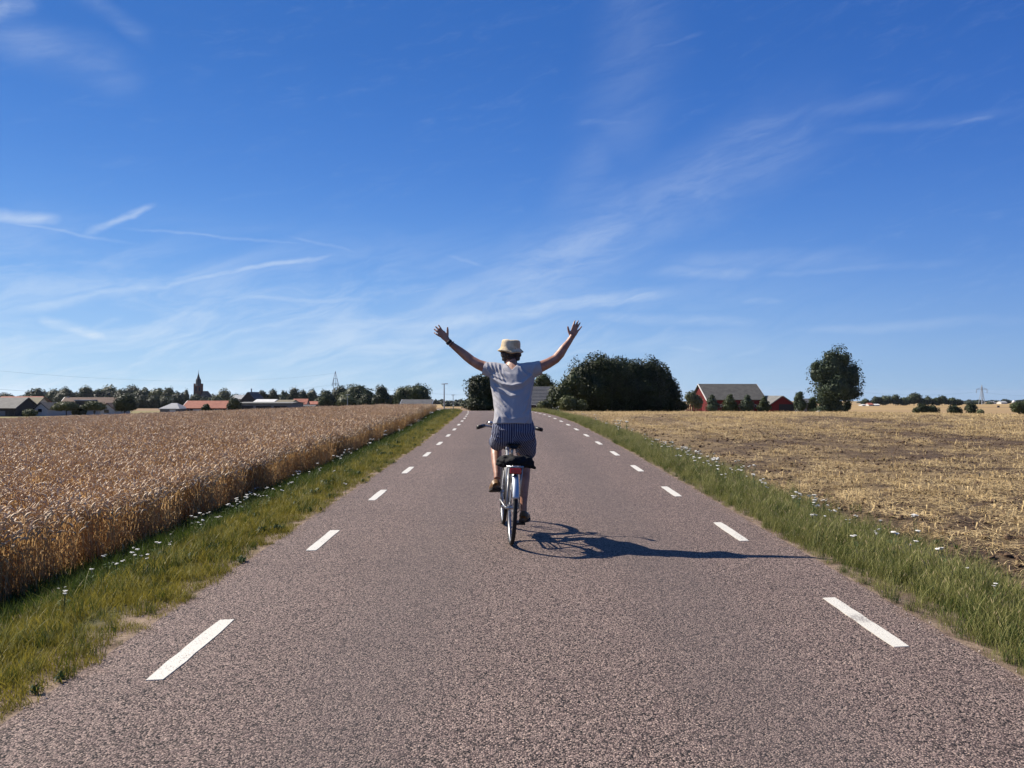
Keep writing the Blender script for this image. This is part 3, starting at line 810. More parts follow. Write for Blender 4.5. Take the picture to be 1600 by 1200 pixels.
def crown_mesh(name, ells, leaf, density, m, seed, amp=.16, aspect=.6, fuzz=.09, floor=.05, core=1.0):
    """ells: ellipsoids (cx,cy,cz,rx,ry,rz); leaves as many small folded blades through the outer shell, plus a lumpy inner mass of twigs and leaves"""
    r = np.random.default_rng(seed); Vs = []; Qs = []; Ts = []; base = 0
    for ei, e in enumerate(ells):
        c = np.array(e[:3]); R = np.array(e[3:6])
        area = 4 * math.pi * ((R[0] * R[1]) ** 1.6 / 3 + (R[0] * R[2]) ** 1.6 / 3 + (R[1] * R[2]) ** 1.6 / 3) ** (1 / 1.6)
        n = int(area * density * 1.35 / (leaf * leaf * aspect)); n = max(60, n)
        D = r.normal(0, 1, (n, 3)); D /= np.linalg.norm(D, axis=1)[:, None]
        lum = lumpy(D, seed * 7 + ei, amp)
        # boughs: leaves gather into tufts
        nb = max(14, int(area / (leaf * leaf) / 26)); B = r.normal(0, 1, (nb, 3)); B /= np.linalg.norm(B, axis=1)[:, None]
        pick = r.integers(0, nb, n); g = r.uniform(0, 1, n) < .72
        sp = 1.5 * leaf / R.mean()
        D[g] = B[pick[g]] + r.normal(0, sp, (g.sum(), 3)); D /= np.linalg.norm(D, axis=1)[:, None]
        lum = lumpy(D, seed * 7 + ei, amp); bl = r.normal(0, fuzz * .75, nb); lum = lum + np.where(g, bl[pick], 0)
        rad = lum * (1 - np.abs(r.normal(0, fuzz, n)) + (r.uniform(0, 1, n) < .05) * r.uniform(0, fuzz * .6, n))
        P = c + D * R * rad[:, None]
        P[:, 2] = np.maximum(P[:, 2], floor)
        N = D + r.normal(0, .55, (n, 3)); N /= np.linalg.norm(N, axis=1)[:, None]
        T = np.cross(N, r.normal(0, 1, (n, 3))); T /= np.linalg.norm(T, axis=1)[:, None]; Bn = np.cross(N, T)
        L = leaf * r.uniform(.6, 1.35, n)[:, None]; Wd = L * aspect
        V = np.stack([P - T * L * .5, P + Bn * Wd * .5 + T * L * .05, P + T * L * .5, P - Bn * Wd * .5 + T * L * .05], 1).reshape(-1, 3)
        Vs.append(V); Qs.append(np.arange(n * 4).reshape(n, 4) + base); base += n * 4; Ts.append(np.repeat(r.uniform(0, 1, n) ** 1.5, 4))
        # inner mass
        a, b = 14, 10; th = np.linspace(.02, math.pi - .02, b); ph = np.linspace(0, 2 * math.pi, a, endpoint=False)
        DD = np.array([(math.sin(t_) * math.cos(p_), math.sin(t_) * math.sin(p_), math.cos(t_)) for t_ in th for p_ in ph])
        CV = c + DD * R * (lumpy(DD, seed * 7 + ei, amp) * (.93 - 1.1 * fuzz) * core)[:, None]; CV[:, 2] = np.maximum(CV[:, 2], floor)
        Q = [(i * a + j, (i + 1) * a + j, (i + 1) * a + (j + 1) % a, i * a + (j + 1) % a) for i in range(b - 1) for j in range(a)]
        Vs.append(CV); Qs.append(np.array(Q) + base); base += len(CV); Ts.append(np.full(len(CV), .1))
    me = mesh_np(name, np.concatenate(Vs), np.concatenate(Qs), m)
    a = me.attributes.new('tint', 'FLOAT', 'POINT'); tt = np.concatenate(Ts)
    if len(tt) == len(me.vertices): a.data.foreach_set('value', tt.astype(np.float32))
    return me
def trunk_mesh(h, r0, ells, seed, limbs=5):
    mb = MB(); r = random.Random(seed); top = Vector((r.uniform(-.03, .03) * h, r.uniform(-.03, .03) * h, h))
    mb.tube([(0, 0, -.4), (r.uniform(-.02, .02) * h, 0, h * .3), (top * .65), top], [r0 * 1.25, r0, r0 * .7, r0 * .35], 7)
    for i in range(limbs):
        e = ells[i % len(ells)]; a = r.uniform(0, 6.28)
        tip = Vector((e[0] + e[3] * .7 * math.cos(a), e[1] + e[4] * .7 * math.sin(a), e[2] + e[5] * r.uniform(-.2, .6)))
        st = top * r.uniform(.35, .8); mid = (st + tip) / 2 + Vector((0, 0, -.05 * h))
        mb.tube([st, mid, tip], [r0 * .4, r0 * .25, r0 * .08], 5)
    return mb.mesh('trunk', M_BARK, True)
def tree(name, loc, ells, leaf, density, m, seed, trunk=None, label='', cat='tree', group=None, **k):
    o = empty(name, loc, 0, label, cat, group)
    link('crown', crown_mesh('crown', ells, leaf, density, M_LEAF[m], seed, **k), o)
    th = trunk if trunk else max(e[2] for e in ells)
    link('trunk', trunk_mesh(th, .035 * max(3, th), ells, seed), o)
    return o

# the dense clump of big trees right of the road, on the far edge of the stubble
CG = 'trees in the dense roadside clump'
def ez(px, py, d, g): return (at(px, d, py).x, at(px, d, py).z)
def clump_tree(px, d, ells_px, m, seed, label, leaf=.26, density=1.5, name='broadleaf_tree', group=CG, cat='tree', trunk=None, dy=.8, **k):
    """ells_px: (px, py, half-width px, half-height px) measured at distance d"""
    k.setdefault('core', .92); k.setdefault('fuzz', .11)
    base = at(px, d); u = d / F; E = []
    for (ex, ey, hw, hh) in ells_px:
        p = at(ex, d, ey)
        E.append((p.x - base.x, random.uniform(-.15, .15) * hw * u, p.z - base.z, hw * u, hw * u * dy, hh * u))
    return tree(name, base, E, leaf, density, m, seed, trunk, label, cat, group, **k)
clump_tree(935, 100, [(932, 600, 44, 44), (905, 612, 32, 40), (960, 610, 34, 40), (930, 625, 46, 30), (958, 586, 32, 29)], 'dark', 1, 'tall dark broadleaf tree, highest and leftmost big crown of the roadside clump')
clump_tree(992, 104, [(990, 604, 42, 42), (1005, 618, 40, 32), (970, 582, 26, 24), (1010, 592, 28, 28)], 'dark', 2, 'broad dark tree in the middle of the roadside clump')
clump_tree(1030, 108, [(1028, 610, 32, 38), (1044, 622, 20, 26), (1026, 587, 20, 20), (1044, 604, 17, 20)], 'dark', 3, 'dark tree sloping down towards the barn at the right end of the clump')
clump_tree(880, 92, [(880, 618, 24, 26), (868, 628, 14, 18), (894, 600, 16, 22)], 'mid', 4, 'dark green bush at the left foot of the roadside clump', name='bush', cat='bush')
clump_tree(892, 84, [(890, 632, 17, 13), (905, 634, 13, 10)], 'olive', 5, 'low lighter bush with brownish twigs beside the road verge, before the clump', name='bush', cat='bush', leaf=.18)
clump_tree(848, 78, [(848, 634, 9, 8), (858, 636, 7, 7)], 'olive', 6, 'small yellowish shrub below the grey roof, behind the rider', name='bush', cat='bush', leaf=.16)
clump_tree(1058, 112, [(1052, 632, 16, 14), (1066, 636, 9, 9)], 'dark', 7, 'low dark shrub where the clump thins out towards the barn', name='bush', cat='bush')
clump_tree(850, 150, [(848, 596, 15, 13), (842, 606, 12, 12), (858, 604, 8, 8)], 'mid', 8, 'round green tree rising behind the grey tiled roof', trunk=6.5)
clump_tree(752, 92, [(752, 616, 25, 29), (745, 600, 14, 16), (764, 602, 18, 20), (755, 632, 29, 14), (779, 618, 18, 28)], 'dark', 9, 'bushy dark green tree directly left of the rider at the road crest', leaf=.24, name='broadleaf_tree', group=None, amp=.2)
clump_tree(1082, 190, [(1080, 622, 11, 11), (1088, 628, 9, 11)], 'pale', 10, 'pale olive tree between the dark clump and the red barn', leaf=.4)
# poplar-like giant on the right
clump_tree(1300, 170, [(1304, 576, 27, 29), (1283, 585, 21, 22), (1327, 590, 20, 22), (1305, 606, 34, 22), (1292, 622, 20, 17), (1324, 615, 21, 16), (1298, 560, 15, 13), (1318, 563, 12, 12), (1334, 614, 12, 9), (1285, 640, 17, 8), (1304, 634, 22, 15), (1276, 572, 9, 9), (1334, 578, 8, 9)],
           'blue', 11, 'huge lone tree with an egg shaped crown right of the red barn', leaf=.42, density=1.0, group=None, amp=.2, fuzz=.12, core=.84, trunk=9)
clump_tree(1322, 172, [(1322, 636, 6, 8), (1326, 632, 4, 8)], 'mid', 12, 'small dark bush under the right edge of the huge lone tree', name='bush', cat='bush', leaf=.3, group=None)
CON = 'small conifers before the red barn'
for px, top, hw, sd, lb in [(1113, 616, 11, 13, 'conifer under the white edged gable of the red barn'), (1140, 616, 13.5, 14, 'wide conifer, second from the gable, before the long wall of the red barn'),
                        (1167, 617, 13, 15, 'conifer before the right half of the long red barn wall'), (1194, 619, 11.5, 16, 'conifer hiding the corner between the two red buildings')]:
    h = 645 - top
    clump_tree(px, 178, [(px, 645 - h * .30, hw, h * .34), (px, 645 - h * .58, hw * .72, h * .28), (px, 645 - h * .82, hw * .4, h * .2)], 'blue' if sd % 2 else 'mid', sd, lb, leaf=.3, density=1.2, name='conifer', group=CON, amp=.12, cat='conifer')
clump_tree(1250, 172, [(1250, 634, 11, 12), (1248, 622, 8, 9), (1251, 616, 4, 5)], 'blue', 17, 'taller conifer right of the dark barn doorway', leaf=.3, name='conifer', group=None, cat='conifer')
clump_tree(1268, 172, [(1268, 636, 9, 10), (1270, 628, 6, 8)], 'mid', 18, 'rounded evergreen between the tall conifer and the huge lone tree', leaf=.3, name='conifer', group=None, cat='conifer')

# hedge bushes standing alone far out in the stubble
FB = 'bushes alone in the far stubble'
clump_tree(1447, 205, [(1442, 640, 12, 9), (1456, 641, 11, 8), (1433, 642, 7, 6)], 'dark', 20, 'widest of the lone low bushes out in the far stubble', leaf=.42, name='bush', group=FB, cat='bush')
clump_tree(1490, 205, [(1489, 640, 9, 8), (1496, 642, 8, 5.5)], 'dark', 21, 'middle low bush of the far stubble, right of the widest one', leaf=.42, name='bush', group=FB, cat='bush')
clump_tree(1517, 205, [(1517, 639.5, 9, 9)], 'dark', 22, 'round upright bush beside a small pale shrub in the far stubble', leaf=.42, name='bush', group=FB, cat='bush')
clump_tree(1531, 203, [(1531, 643, 6, 4)], 'pale', 23, 'small pale shrub right of the round bush in the far stubble', leaf=.42, name='bush', group=FB, cat='bush')
clump_tree(1592, 200, [(1590, 637, 11, 10), (1600, 638, 12, 11)], 'mid', 24, 'large bush cut by the right edge of the picture', leaf=.42, name='bush', group=None, cat='bush')

def far_tree(px, d, top, hw, base, m, seed, label, group, name='broadleaf_tree', cat='tree', trunked=.25, dens=1.15, lobes=3):
    r = random.Random(seed); h = base - top; E = []
    lo = base - h * trunked
    hw *= 1.15; top -= .8
    E.append((px, (top + lo) / 2, hw * .85, (lo - top) / 2))
    for i in range(lobes):
        a = -1 + 2 * i / max(1, lobes - 1)
        E.append((px + a * hw * .52, (top + lo) / 2 + h * (.12 + .12 * r.random()), hw * .5, (lo - top) * .34))
    g = at(px, d); u = d / F
    leaf = max(.35, 2.3 * u)
    base_z = at(px, d, base).z
    E2 = []
    for ex, ey, ehw, ehh in E:
        p = at(ex, d, ey); E2.append((p.x - g.x, r.uniform(-.2, .2) * hw * u, p.z - base_z, ehw * u, ehw * u, ehh * u))
    gz = min(base_z, g.z + 2)
    o = tree(name, (g.x, d, base_z if abs(base_z - g.z) < 6 else g.z), E2, leaf, dens, m, seed, None, label, cat, group, amp=.17, fuzz=.1)
    return o
G1 = 'trees behind the farm on the left'
L1 = [(8, 600, 615, 12, 'dark', 'low dark tree above the grey barn roof at the left edge'), (34, 600, 618, 10, 'mid', 'small tree showing over the red ridge of the mossy barn'), (57, 520, 607, 14, 'mid', 'loose bushy tree over the white gabled cottage'),
      (80, 500, 609, 11, 'mid', 'rounded tree right of the loose bushy one, over the pale yard'), (104, 480, 606, 18, 'dark', 'dark flat topped tree over the left end of the long farmhouse'), (134, 480, 606, 12, 'mid', 'rounded tree over the dormer of the long farmhouse'),
      (152, 560, 608, 10, 'olive', 'lighter tree behind the right half of the long farmhouse roof'), (168, 620, 603, 15, 'mid', 'highest rounded crown of the wood behind the farmhouse'), (190, 640, 606, 15, 'mid', 'crown just right of the highest one in the wood'),
      (208, 640, 605, 14, 'dark', 'dark crown above the lone lollipop tree'), (227, 560, 607, 15, 'mid', 'broad crown in the right half of the wood, over the pale field'), (246, 540, 606, 13, 'olive', 'lighter crown near the right end of the wood'), (262, 520, 606, 11, 'mid', 'last rounded crown at the right end of the wood, over the hip roofed shed')]
for i, (px, d, top, hw, m, lb) in enumerate(L1): far_tree(px, d, top, hw, 641, m, 400 + i, lb, G1, trunked=.05)
L1b = [(118, 470, 622, 14, 'dark'), (150, 470, 622, 14, 'mid'), (222, 420, 618, 12, 'dark'), (240, 420, 618, 12, 'dark'), (258, 420, 620, 12, 'mid')]
for (px, d, top, hw, m), lb in zip(L1b, ['low dark tree peeping over the farmhouse dormer', 'low tree behind the ridge of the farmhouse gable wing', 'dark low tree at the left foot of the wood beside the pale field', 'dark low tree in the middle of the foot of the wood', 'low tree at the foot of the wood behind the hip roofed shed']):
    far_tree(px, d, top, hw, 640, m, 430 + px, lb, G1, trunked=.02)
# trees in the farm yards
far_tree(104, 190, 628, 18, 648, 'olive', 440, 'spreading light green fruit tree before the left half of the farmhouse', None, trunked=.35, lobes=4)
far_tree(148, 190, 627, 15, 645, 'olive', 441, 'light green tree before the farmhouse, left of the gable wing', None, trunked=.3)
far_tree(126, 192, 634, 8, 648, 'dark', 442, 'dark bushy shrub before the farmhouse dormer', None, 'bush', 'bush', trunked=.05)
far_tree(117, 192, 638, 4, 648, 'dark', 443, 'narrow dark shrub at the farmhouse wall, left of the door', None, 'bush', 'bush', trunked=.05)
far_tree(195, 188, 615, 15.5, 648, 'dark', 444, 'lone dark lollipop tree right of the white farmhouse gable', None, trunked=.2)
far_tree(46, 182, 640, 10, 651, 'olive', 445, 'light green hedge bush before the white gabled cottage', None, 'bush', 'bush', trunked=.05)
far_tree(322, 205, 632, 6, 643, 'mid', 446, 'round bush before the red tiled long house', None, 'bush', 'bush', trunked=.05)
far_tree(366, 205, 620, 9.5, 643, 'dark', 447, 'dark bush tree between the red tiled house and the long grey hall', None, trunked=.05)
G2 = 'village trees around the church'
L2 = [(277, 500, 616, 10, 'dark', 'dark tree left of the church, over the left end of the red tiled roof'), (291, 560, 609, 4.5, 'dark', 'slim tree standing just left of the church tower'), (305, 520, 617, 10, 'mid', 'rounded tree at the foot of the church tower'),
      (318, 520, 622, 9, 'dark', 'low dark tree before the church nave'), (333, 560, 619, 9, 'mid', 'small rounded tree right of the church nave'), (350, 560, 609, 11, 'olive', 'tall light tree over the right end of the red tiled roof'), (368, 620, 615, 10, 'mid', 'low wide crown behind the white roofed village houses'),
      (393, 560, 617, 9, 'dark', 'dark crown behind the dark gabled village house'), (411, 480, 609, 8, 'dark', 'open topped pine, left one of two over the white strip roof'), (427, 480, 609, 8, 'dark', 'open topped pine, right one of two over the white strip roof'),
      (445, 520, 611, 9, 'mid', 'conical tree over the grey hall end'), (459, 480, 607, 10, 'dark', 'dark rounded crown left of the red roofed cottage'), (474, 480, 610, 9, 'dark', 'dark crown directly above the red roofed cottage'), (487, 480, 608, 10, 'dark', 'rounded dark crown above the right red roof'),
      (420, 500, 618, 12, 'dark', 'low dark tree under the two open topped pines'), (440, 500, 619, 12, 'mid', 'low tree behind the end of the grey hall'), (380, 480, 618, 8, 'mid', 'low crown left of the dark gabled house'), (340, 500, 620, 12, 'mid', 'low bushy tree behind the right part of the red tiled roof')]
for i, (px, d, top, hw, m, lb) in enumerate(L2): far_tree(px, d, top, hw, 638, m, 500 + i, lb, G2, trunked=.15 if 'pine' in lb else .04)
G3 = 'trees along the far edge of the wheat'
L3 = [(511, 300, 610, 13, 'mid', 'rounded green tree left of the steel pylon foot'), (533, 320, 604, 14, 'dark', 'dark tree right behind the pylon foot'), (560, 285, 602, 25, 'mid', 'largest round crowned tree at the far edge of the wheat'), (545, 280, 616, 16, 'olive', 'lighter bushy tree before the largest round crown'),
      (574, 275, 617, 14, 'dark', 'dark low tree at the right foot of the largest round crown'), (589, 290, 618, 12, 'mid', 'low bushy tree between the round crown and the narrow dark tree'), (597, 270, 604, 13, 'dark', 'narrow dark tree with a knobbly crown'), (612, 280, 617, 8, 'dark', 'small dark tree at the right foot of the knobbly one'),
      (628, 260, 603, 12, 'mid', 'loose tree over the left end of the dark roofed barn'), (650, 260, 599, 21, 'mid', 'big flat topped tree over the dark roofed barn'), (664, 258, 614, 9, 'dark', 'dark lower tree at the right end of the dark roofed barn'), (527, 300, 622, 12, 'dark', 'low dark hedge tree below the pylon'), (500, 330, 621, 10, 'mid', 'low tree right of the red roofed cottages')]
for i, (px, d, top, hw, m, lb) in enumerate(L3): far_tree(px, d, top, hw, 639, m, 600 + i, lb, G3, trunked=.04, lobes=4 if hw > 18 else 3)
G4 = 'trees on the horizon to the right'
L4 = [(1353, 624, 7, 'small far tree beside the white farm buildings'), (1369, 620, 8, 'rounded far tree over the white farm buildings'), (1384, 619, 9, 'wide far tree right of the white farm buildings'), (1399, 617, 6, 'slim far tree left of the two highest crowns'), (1412, 621, 8, 'low far crown left of the big round one'),
      (1428, 614, 11, 'big round crown, highest of the far row on the right'), (1441, 622, 6, 'small far tree right of the big round crown'), (1450, 621, 7, 'far tree with a bare trunk above the widest lone bush'), (1463, 622, 7, 'left one of a pair of joined far trees'), (1472, 619, 7, 'right one of a pair of joined far trees'),
      (1487, 622, 7, 'far tree above the middle lone bush'), (1496, 624, 7, 'low far tree sloping into the hedge line')]
for i, (px, top, hw, lb) in enumerate(L4): far_tree(px, 760, top, hw, 635, 'dark' if i % 2 else 'mid', 700 + i, lb, G4, trunked=.22)
def wood(name, segs, label, m='dark', seed=1):
    mbV = []; mbQ = []; base = 0
    for i, (x0, x1, d, top, bot) in enumerate(segs):
        r = random.Random(seed + i); ww = (x1 - x0); n = max(2, int(ww / 6)); E = []
        for j in range(n):
            px = x0 + (j + .5) * ww / n; tp = top + r.uniform(-1.2, 1.6); p = at(px, d, (tp + bot) / 2 + .5); u = d / F
            E.append((p.x, d + r.uniform(-10, 10), p.z, ww / n * .75 * u, 6, (bot - tp) / 2 * u))
        me = crown_mesh('w', E, 2.6 * d / F, 1.0, M_LEAF[m], seed + i, amp=.2, floor=-1e4)
        v = np.zeros(len(me.vertices) * 3, dtype=np.float32); me.vertices.foreach_get('co', v)
        q = np.zeros(len(me.loops), dtype=np.int32); me.loops.foreach_get('vertex_index', q)
        mbV.append(v.reshape(-1, 3)); mbQ.append(q.reshape(-1, 4) + base); base += len(mbV[-1])
    o = link(name, mesh_np(name, np.concatenate(mbV), np.concatenate(mbQ), M_LEAF[m])); o['kind'] = 'stuff'
wood('distant_wood', [(664, 735, 1100, 624, 633), (690, 728, 620, 628, 637), (1340, 1420, 1500, 627, 632), (1480, 1545, 1100, 626, 632), (1548, 1640, 1300, 624.5, 630), (1500, 1700, 2300, 625.5, 628), (1360, 1620, 3000, 625.3, 627)], '')
wood('distant_wood', [(-80, 20, 700, 618, 640), (50, 285, 560, 612, 641), (270, 500, 640, 617, 638), (490, 640, 420, 624, 638)], '', 'dark', 40)

# ------------------------------------------------------------ buildings
def roofmat(name, c, c2, course=3.2):
    m = bpy.data.materials.new(name); m.use_nodes = True
    t = NT(m.node_tree); o = t.n('ShaderNodeOutputMaterial'); p = t.n('ShaderNodeBsdfPrincipled'); t.put(o.inputs[0], p.outputs[0])
    co = t.n('ShaderNodeTexCoord').outputs['Object']
    f = t.ramp(t.m('ADD', t.m('MULTIPLY', t.noise(co, .8, 5, .7), .6), t.m('MULTIPLY', t.noise(co, 5, 4, .7), .4)), .35, .65)
    t.put(p.inputs['Base Color'], t.mix(f, tuple(a * ALB for a in c), tuple(a * ALB for a in c2))); p.inputs['Roughness'].default_value = .85
    b = t.n('ShaderNodeBump'); b.inputs['Distance'].default_value = .05
    t.put(b.inputs['Height'], t.noise(co, 6, 3, .6)); t.put(p.inputs['Normal'], b.outputs[0])
    return m
R_RED = roofmat('red_roof_tiles', (.27, .065, .035), (.42, .135, .075)); R_BROWN = roofmat('brown_roof_tiles', (.10, .05, .035), (.17, .09, .06))
R_GREY = roofmat('grey_roof_sheets', (.11, .11, .105), (.20, .195, .18)); R_MOSS = roofmat('mossy_roof', (.12, .10, .055), (.24, .20, .11)); R_DARK = roofmat('dark_roof', (.04, .04, .045), (.085, .085, .09))
R_BARN = roofmat('weathered_barn_roof', (.065, .062, .054), (.13, .123, .105)); R_WHITE = roofmat('white_sheet_roof', (.6, .6, .58), (.75, .75, .72)); R_LIGHT = roofmat('light_grey_roof', (.3, .31, .32), (.42, .43, .44))
W_WHITE = mat('whitewashed_wall', (.62, .60, .56), .85, var=.12, vscale=1.2); W_GREY = mat('grey_wall', (.22, .22, .23), .8, var=.15, vscale=1)
W_DARK = mat('dark_timber_wall', (.05, .045, .045), .9, var=.2, vscale=1); W_CREAM = mat('cream_wall', (.55, .5, .42), .85, var=.1, vscale=1)
W_RED = mat('falu_red_boards', (.15, .010, .012), .85, var=.25, vscale=1.5); W_BRICK = mat('red_brick', (.15, .045, .032), .9, var=.3, vscale=2)
M_GLASS = mat('dark_window_glass', (.02, .025, .035), .12, spec=.5); M_WTRIM = mat('white_trim', (.78, .77, .74), .6, var=.06, vscale=3); M_DOOR = mat('dark_door', (.025, .025, .028), .8, var=.2, vscale=2)
M_STEEL = mat('galvanised_steel', (.30, .32, .34), .5, .4, var=.1, vscale=.4)
def house(name, px, d, base_py, w_px, eave_py, ridge_py, depth, rot, wall, roof, label, cat, gable_front=False, over=.35, windows=(), doors=(), chimneys=(), trim=None, vis_w=None, group=None):
    """long side (or gable) to the camera. px: centre column; heights read at distance d"""
    u = d / F; W_ = w_px * u; B = at(px, d, base_py); g = zg(B.x, d); zb = min(B.z, g)
    he = (base_py - eave_py) * u; hr = (base_py - ridge_py) * u; dz = B.z - zb
    o = empty(name, (B.x, d, B.z), rot, label, cat, group)
    lo = -dz - 1.0
    mb = MB()
    if gable_front:
        hw, D = W_ / 2, depth
        mb.add([(-hw, 0, lo), (hw, 0, lo), (hw, 0, he), (0, 0, hr), (-hw, 0, he), (-hw, D, lo), (hw, D, lo), (hw, D, he), (0, D, hr), (-hw, D, he)],
               [(0, 1, 2, 3, 4), (6, 5, 9, 8, 7), (1, 6, 7, 2), (5, 0, 4, 9), (2, 7, 8, 3), (9, 4, 3, 8), (0, 5, 6, 1)])
    else:
        hw, D = W_ / 2, depth
        mb.add([(-hw, 0, lo), (hw, 0, lo), (hw, 0, he), (-hw, 0, he), (-hw, D, lo), (hw, D, lo), (hw, D, he), (-hw, D, he), (-hw, D / 2, hr), (hw, D / 2, hr)],
               [(0, 1, 2, 3), (5, 4, 7, 6), (1, 5, 6, 9, 2), (4, 0, 3, 8, 7), (3, 2, 9, 8), (6, 7, 8, 9), (0, 4, 5, 1)])
    mb.build('wall', wall, o)
    rb = MB(); th = .22
    def slab(a, b, c, e):   # quad plus thickness
        a, b, c, e = map(Vector, (a, b, c, e)); n = (b - a).cross(c - a).normalized() * th
        if n.z < 0: n = -n
        V = [a + n * .15, b + n * .15, c + n * .15, e + n * .15, a + n * 1.15, b + n * 1.15, c + n * 1.15, e + n * 1.15]
        rb.add(V, [(0, 3, 2, 1), (4, 5, 6, 7), (0, 1, 5, 4), (1, 2, 6, 5), (2, 3, 7, 6), (3, 0, 4, 7)])
    if gable_front:
        sl = (hr - he) / hw; k = over
        for sx in (-1, 1): slab((sx * (hw + k), -k, he - sl * k), (sx * (hw + k), D + k, he - sl * k), (0, D + k, hr), (0, -k, hr))
    else:
        sl = (hr - he) / (D / 2); k = over
        slab((-hw - k, -k, he - sl * k), (hw + k, -k, he - sl * k), (hw + k, D / 2, hr), (-hw - k, D / 2, hr))
        slab((-hw - k, D + k, he - sl * k), (hw + k, D + k, he - sl * k), (hw + k, D / 2, hr), (-hw - k, D / 2, hr))
    ro = rb.build('roof', roof, o)
    for (wx, wy, ww, wh) in windows:      # centre px, py, px sizes on the front
        q = MB(); c = ((wx - px) * u, -.03, (base_py - wy) * u); q.box((c[0], -.02, c[2]), (ww * u + .2, .1, wh * u + .2))
        wo = q.build('window', M_WTRIM, o); q = MB(); q.box((c[0], -.055, c[2]), (ww * u, .06, wh * u)); q.build('pane', M_GLASS, wo)
    for (wx, y0, y1, ww, m) in doors:
        q = MB(); q.box(((wx - px) * u, -.03, (base_py - (y0 + y1) / 2) * u), (ww * u, .12, (y1 - y0) * u)); q.build('door', m, o)
    for (cx, ct, cw, m) in chimneys:
        q = MB(); top = (base_py - ct) * u; q.box(((cx - px) * u, D / 2 if not gable_front else D * .4, (top + hr - 1) / 2), (cw * u, cw * u, top - hr + 1)); q.build('chimney', m, ro)
    if trim is not None:
        q = MB()
        if gable_front:
            for sx in (-1, 1): q.tube([(sx * (hw + over), -over - .03, he - sl * over), (0, -over - .03, hr + .1)], .16, 4)
        else:
            for sx in (-1, 1): q.tube([(sx * (hw + over + .02), -over, he - sl * over), (sx * (hw + over + .02), D / 2, hr + .12)], .2, 4)
        q.build('gable_trim', trim, o)
    return o
# left farm
house('barn', 2, 200, 651, 44, 638, 622.5, 10, 0, W_DARK, R_GREY, 'low barn with light grey sheet roof and dark open wall at the left edge', 'barn', doors=[(18, 641, 650, 7, M_DOOR), (4, 642, 650, 9, W_GREY)])
house('mossy_barn', 39, 215, 650, 27, 637, 622, 9, 0, W_CREAM, R_MOSS, 'barn with mossy brown roof between the grey barn and the white cottage', 'barn', doors=[(38, 640, 649, 9, M_DOOR)])
house('outbuilding', 22, 250, 650, 64, 630, 620.5, 9, 0, W_WHITE, R_RED, 'long building showing only its red tiled ridge over the mossy barn', 'house')
house('cottage', 64.5, 205, 648, 25, 638.5, 630, 12, math.radians(-14), W_WHITE, R_DARK, 'small white cottage, gable to the field, with one dark window and dark roof', 'house', True, windows=[(62.5, 641.5, 8, 5.5)])
house('outbuilding', 84, 230, 648, 14, 637, 631, 7, 0, W_CREAM, R_MOSS, 'small pale shed between the white cottage and the long farmhouse', 'shed')
fh = house('farmhouse', 134, 215, 648, 90, 640, 622, 9, 0, W_WHITE, R_BROWN, 'long white farmhouse with brown tiled roof, dormer and white gable wing', 'house', windows=[(98, 643.5, 4, 3), (112, 643.5, 4, 3), (148, 643.5, 4, 3), (158, 643.5, 4, 3)], doors=[(133, 640, 648, 4, M_DOOR)], chimneys=[(92, 620, 2, M_WTRIM)], trim=M_WTRIM)
def sub_gable(par, x, w, he, hr, y0, y1, wall, roof, nm):
    q = MB(); hw = w / 2
    q.add([(x - hw, y0, 0 - 1), (x + hw, y0, -1), (x + hw, y0, he), (x, y0, hr), (x - hw, y0, he), (x - hw, y1, -1), (x + hw, y1, -1), (x + hw, y1, he), (x, y1, hr), (x - hw, y1, he)],
          [(0, 1, 2, 3, 4), (6, 5, 9, 8, 7), (1, 6, 7, 2), (5, 0, 4, 9), (2, 7, 8, 3), (9, 4, 3, 8), (0, 5, 6, 1)])
    w_ = q.build(nm, wall, par); q = MB(); sl = (hr - he) / hw; k = .35
    for sx in (-1, 1):
        V = [Vector((x + sx * (hw + k), y0 - k, he - sl * k)), Vector((x + sx * (hw + k), y1, he - sl * k)), Vector((x, y1, hr)), Vector((x, y0 - k, hr))]
        V2 = [v + Vector((0, 0, .25)) for v in V]; V = [v + Vector((0, 0, .03)) for v in V]
        q.add(V + V2, [(0, 3, 2, 1), (4, 5, 6, 7), (0, 1, 5, 4), (1, 2, 6, 5), (2, 3, 7, 6), (3, 0, 4, 7)])
    q.build('roof', roof, w_)
    return w_
u = 215 / F
wg = sub_gable(fh, (178 - 134) * u, 22 * u, 8.5 * u, 17.5 * u, -3.5, 4, W_WHITE, R_BROWN, 'gable_wing')
q = MB(); q.box(((177 - 134) * u, -3.53, 6 * u), (7 * u, .1, 5 * u)); q.build('window', M_GLASS, wg)
q = MB(); q.box(((131 - 134) * u, 1.0, 19 * u), (21 * u, 4.0, 6 * u)); dm = q.build('dormer', W_BROWN if 'W_BROWN' in globals() else W_DARK, fh)
q = MB(); q.box(((131 - 134) * u, 1.0, 22.6 * u), (23 * u, 4.4, .25)); q.build('dormer_roof', R_LIGHT, dm)
for k_ in (-1, 0, 1):
    q = MB(); q.box(((131 + 5 * k_ - 134) * u, -1.03, 19 * u), (3.4 * u, .08, 3.4 * u)); q.build('window', M_GLASS, dm)
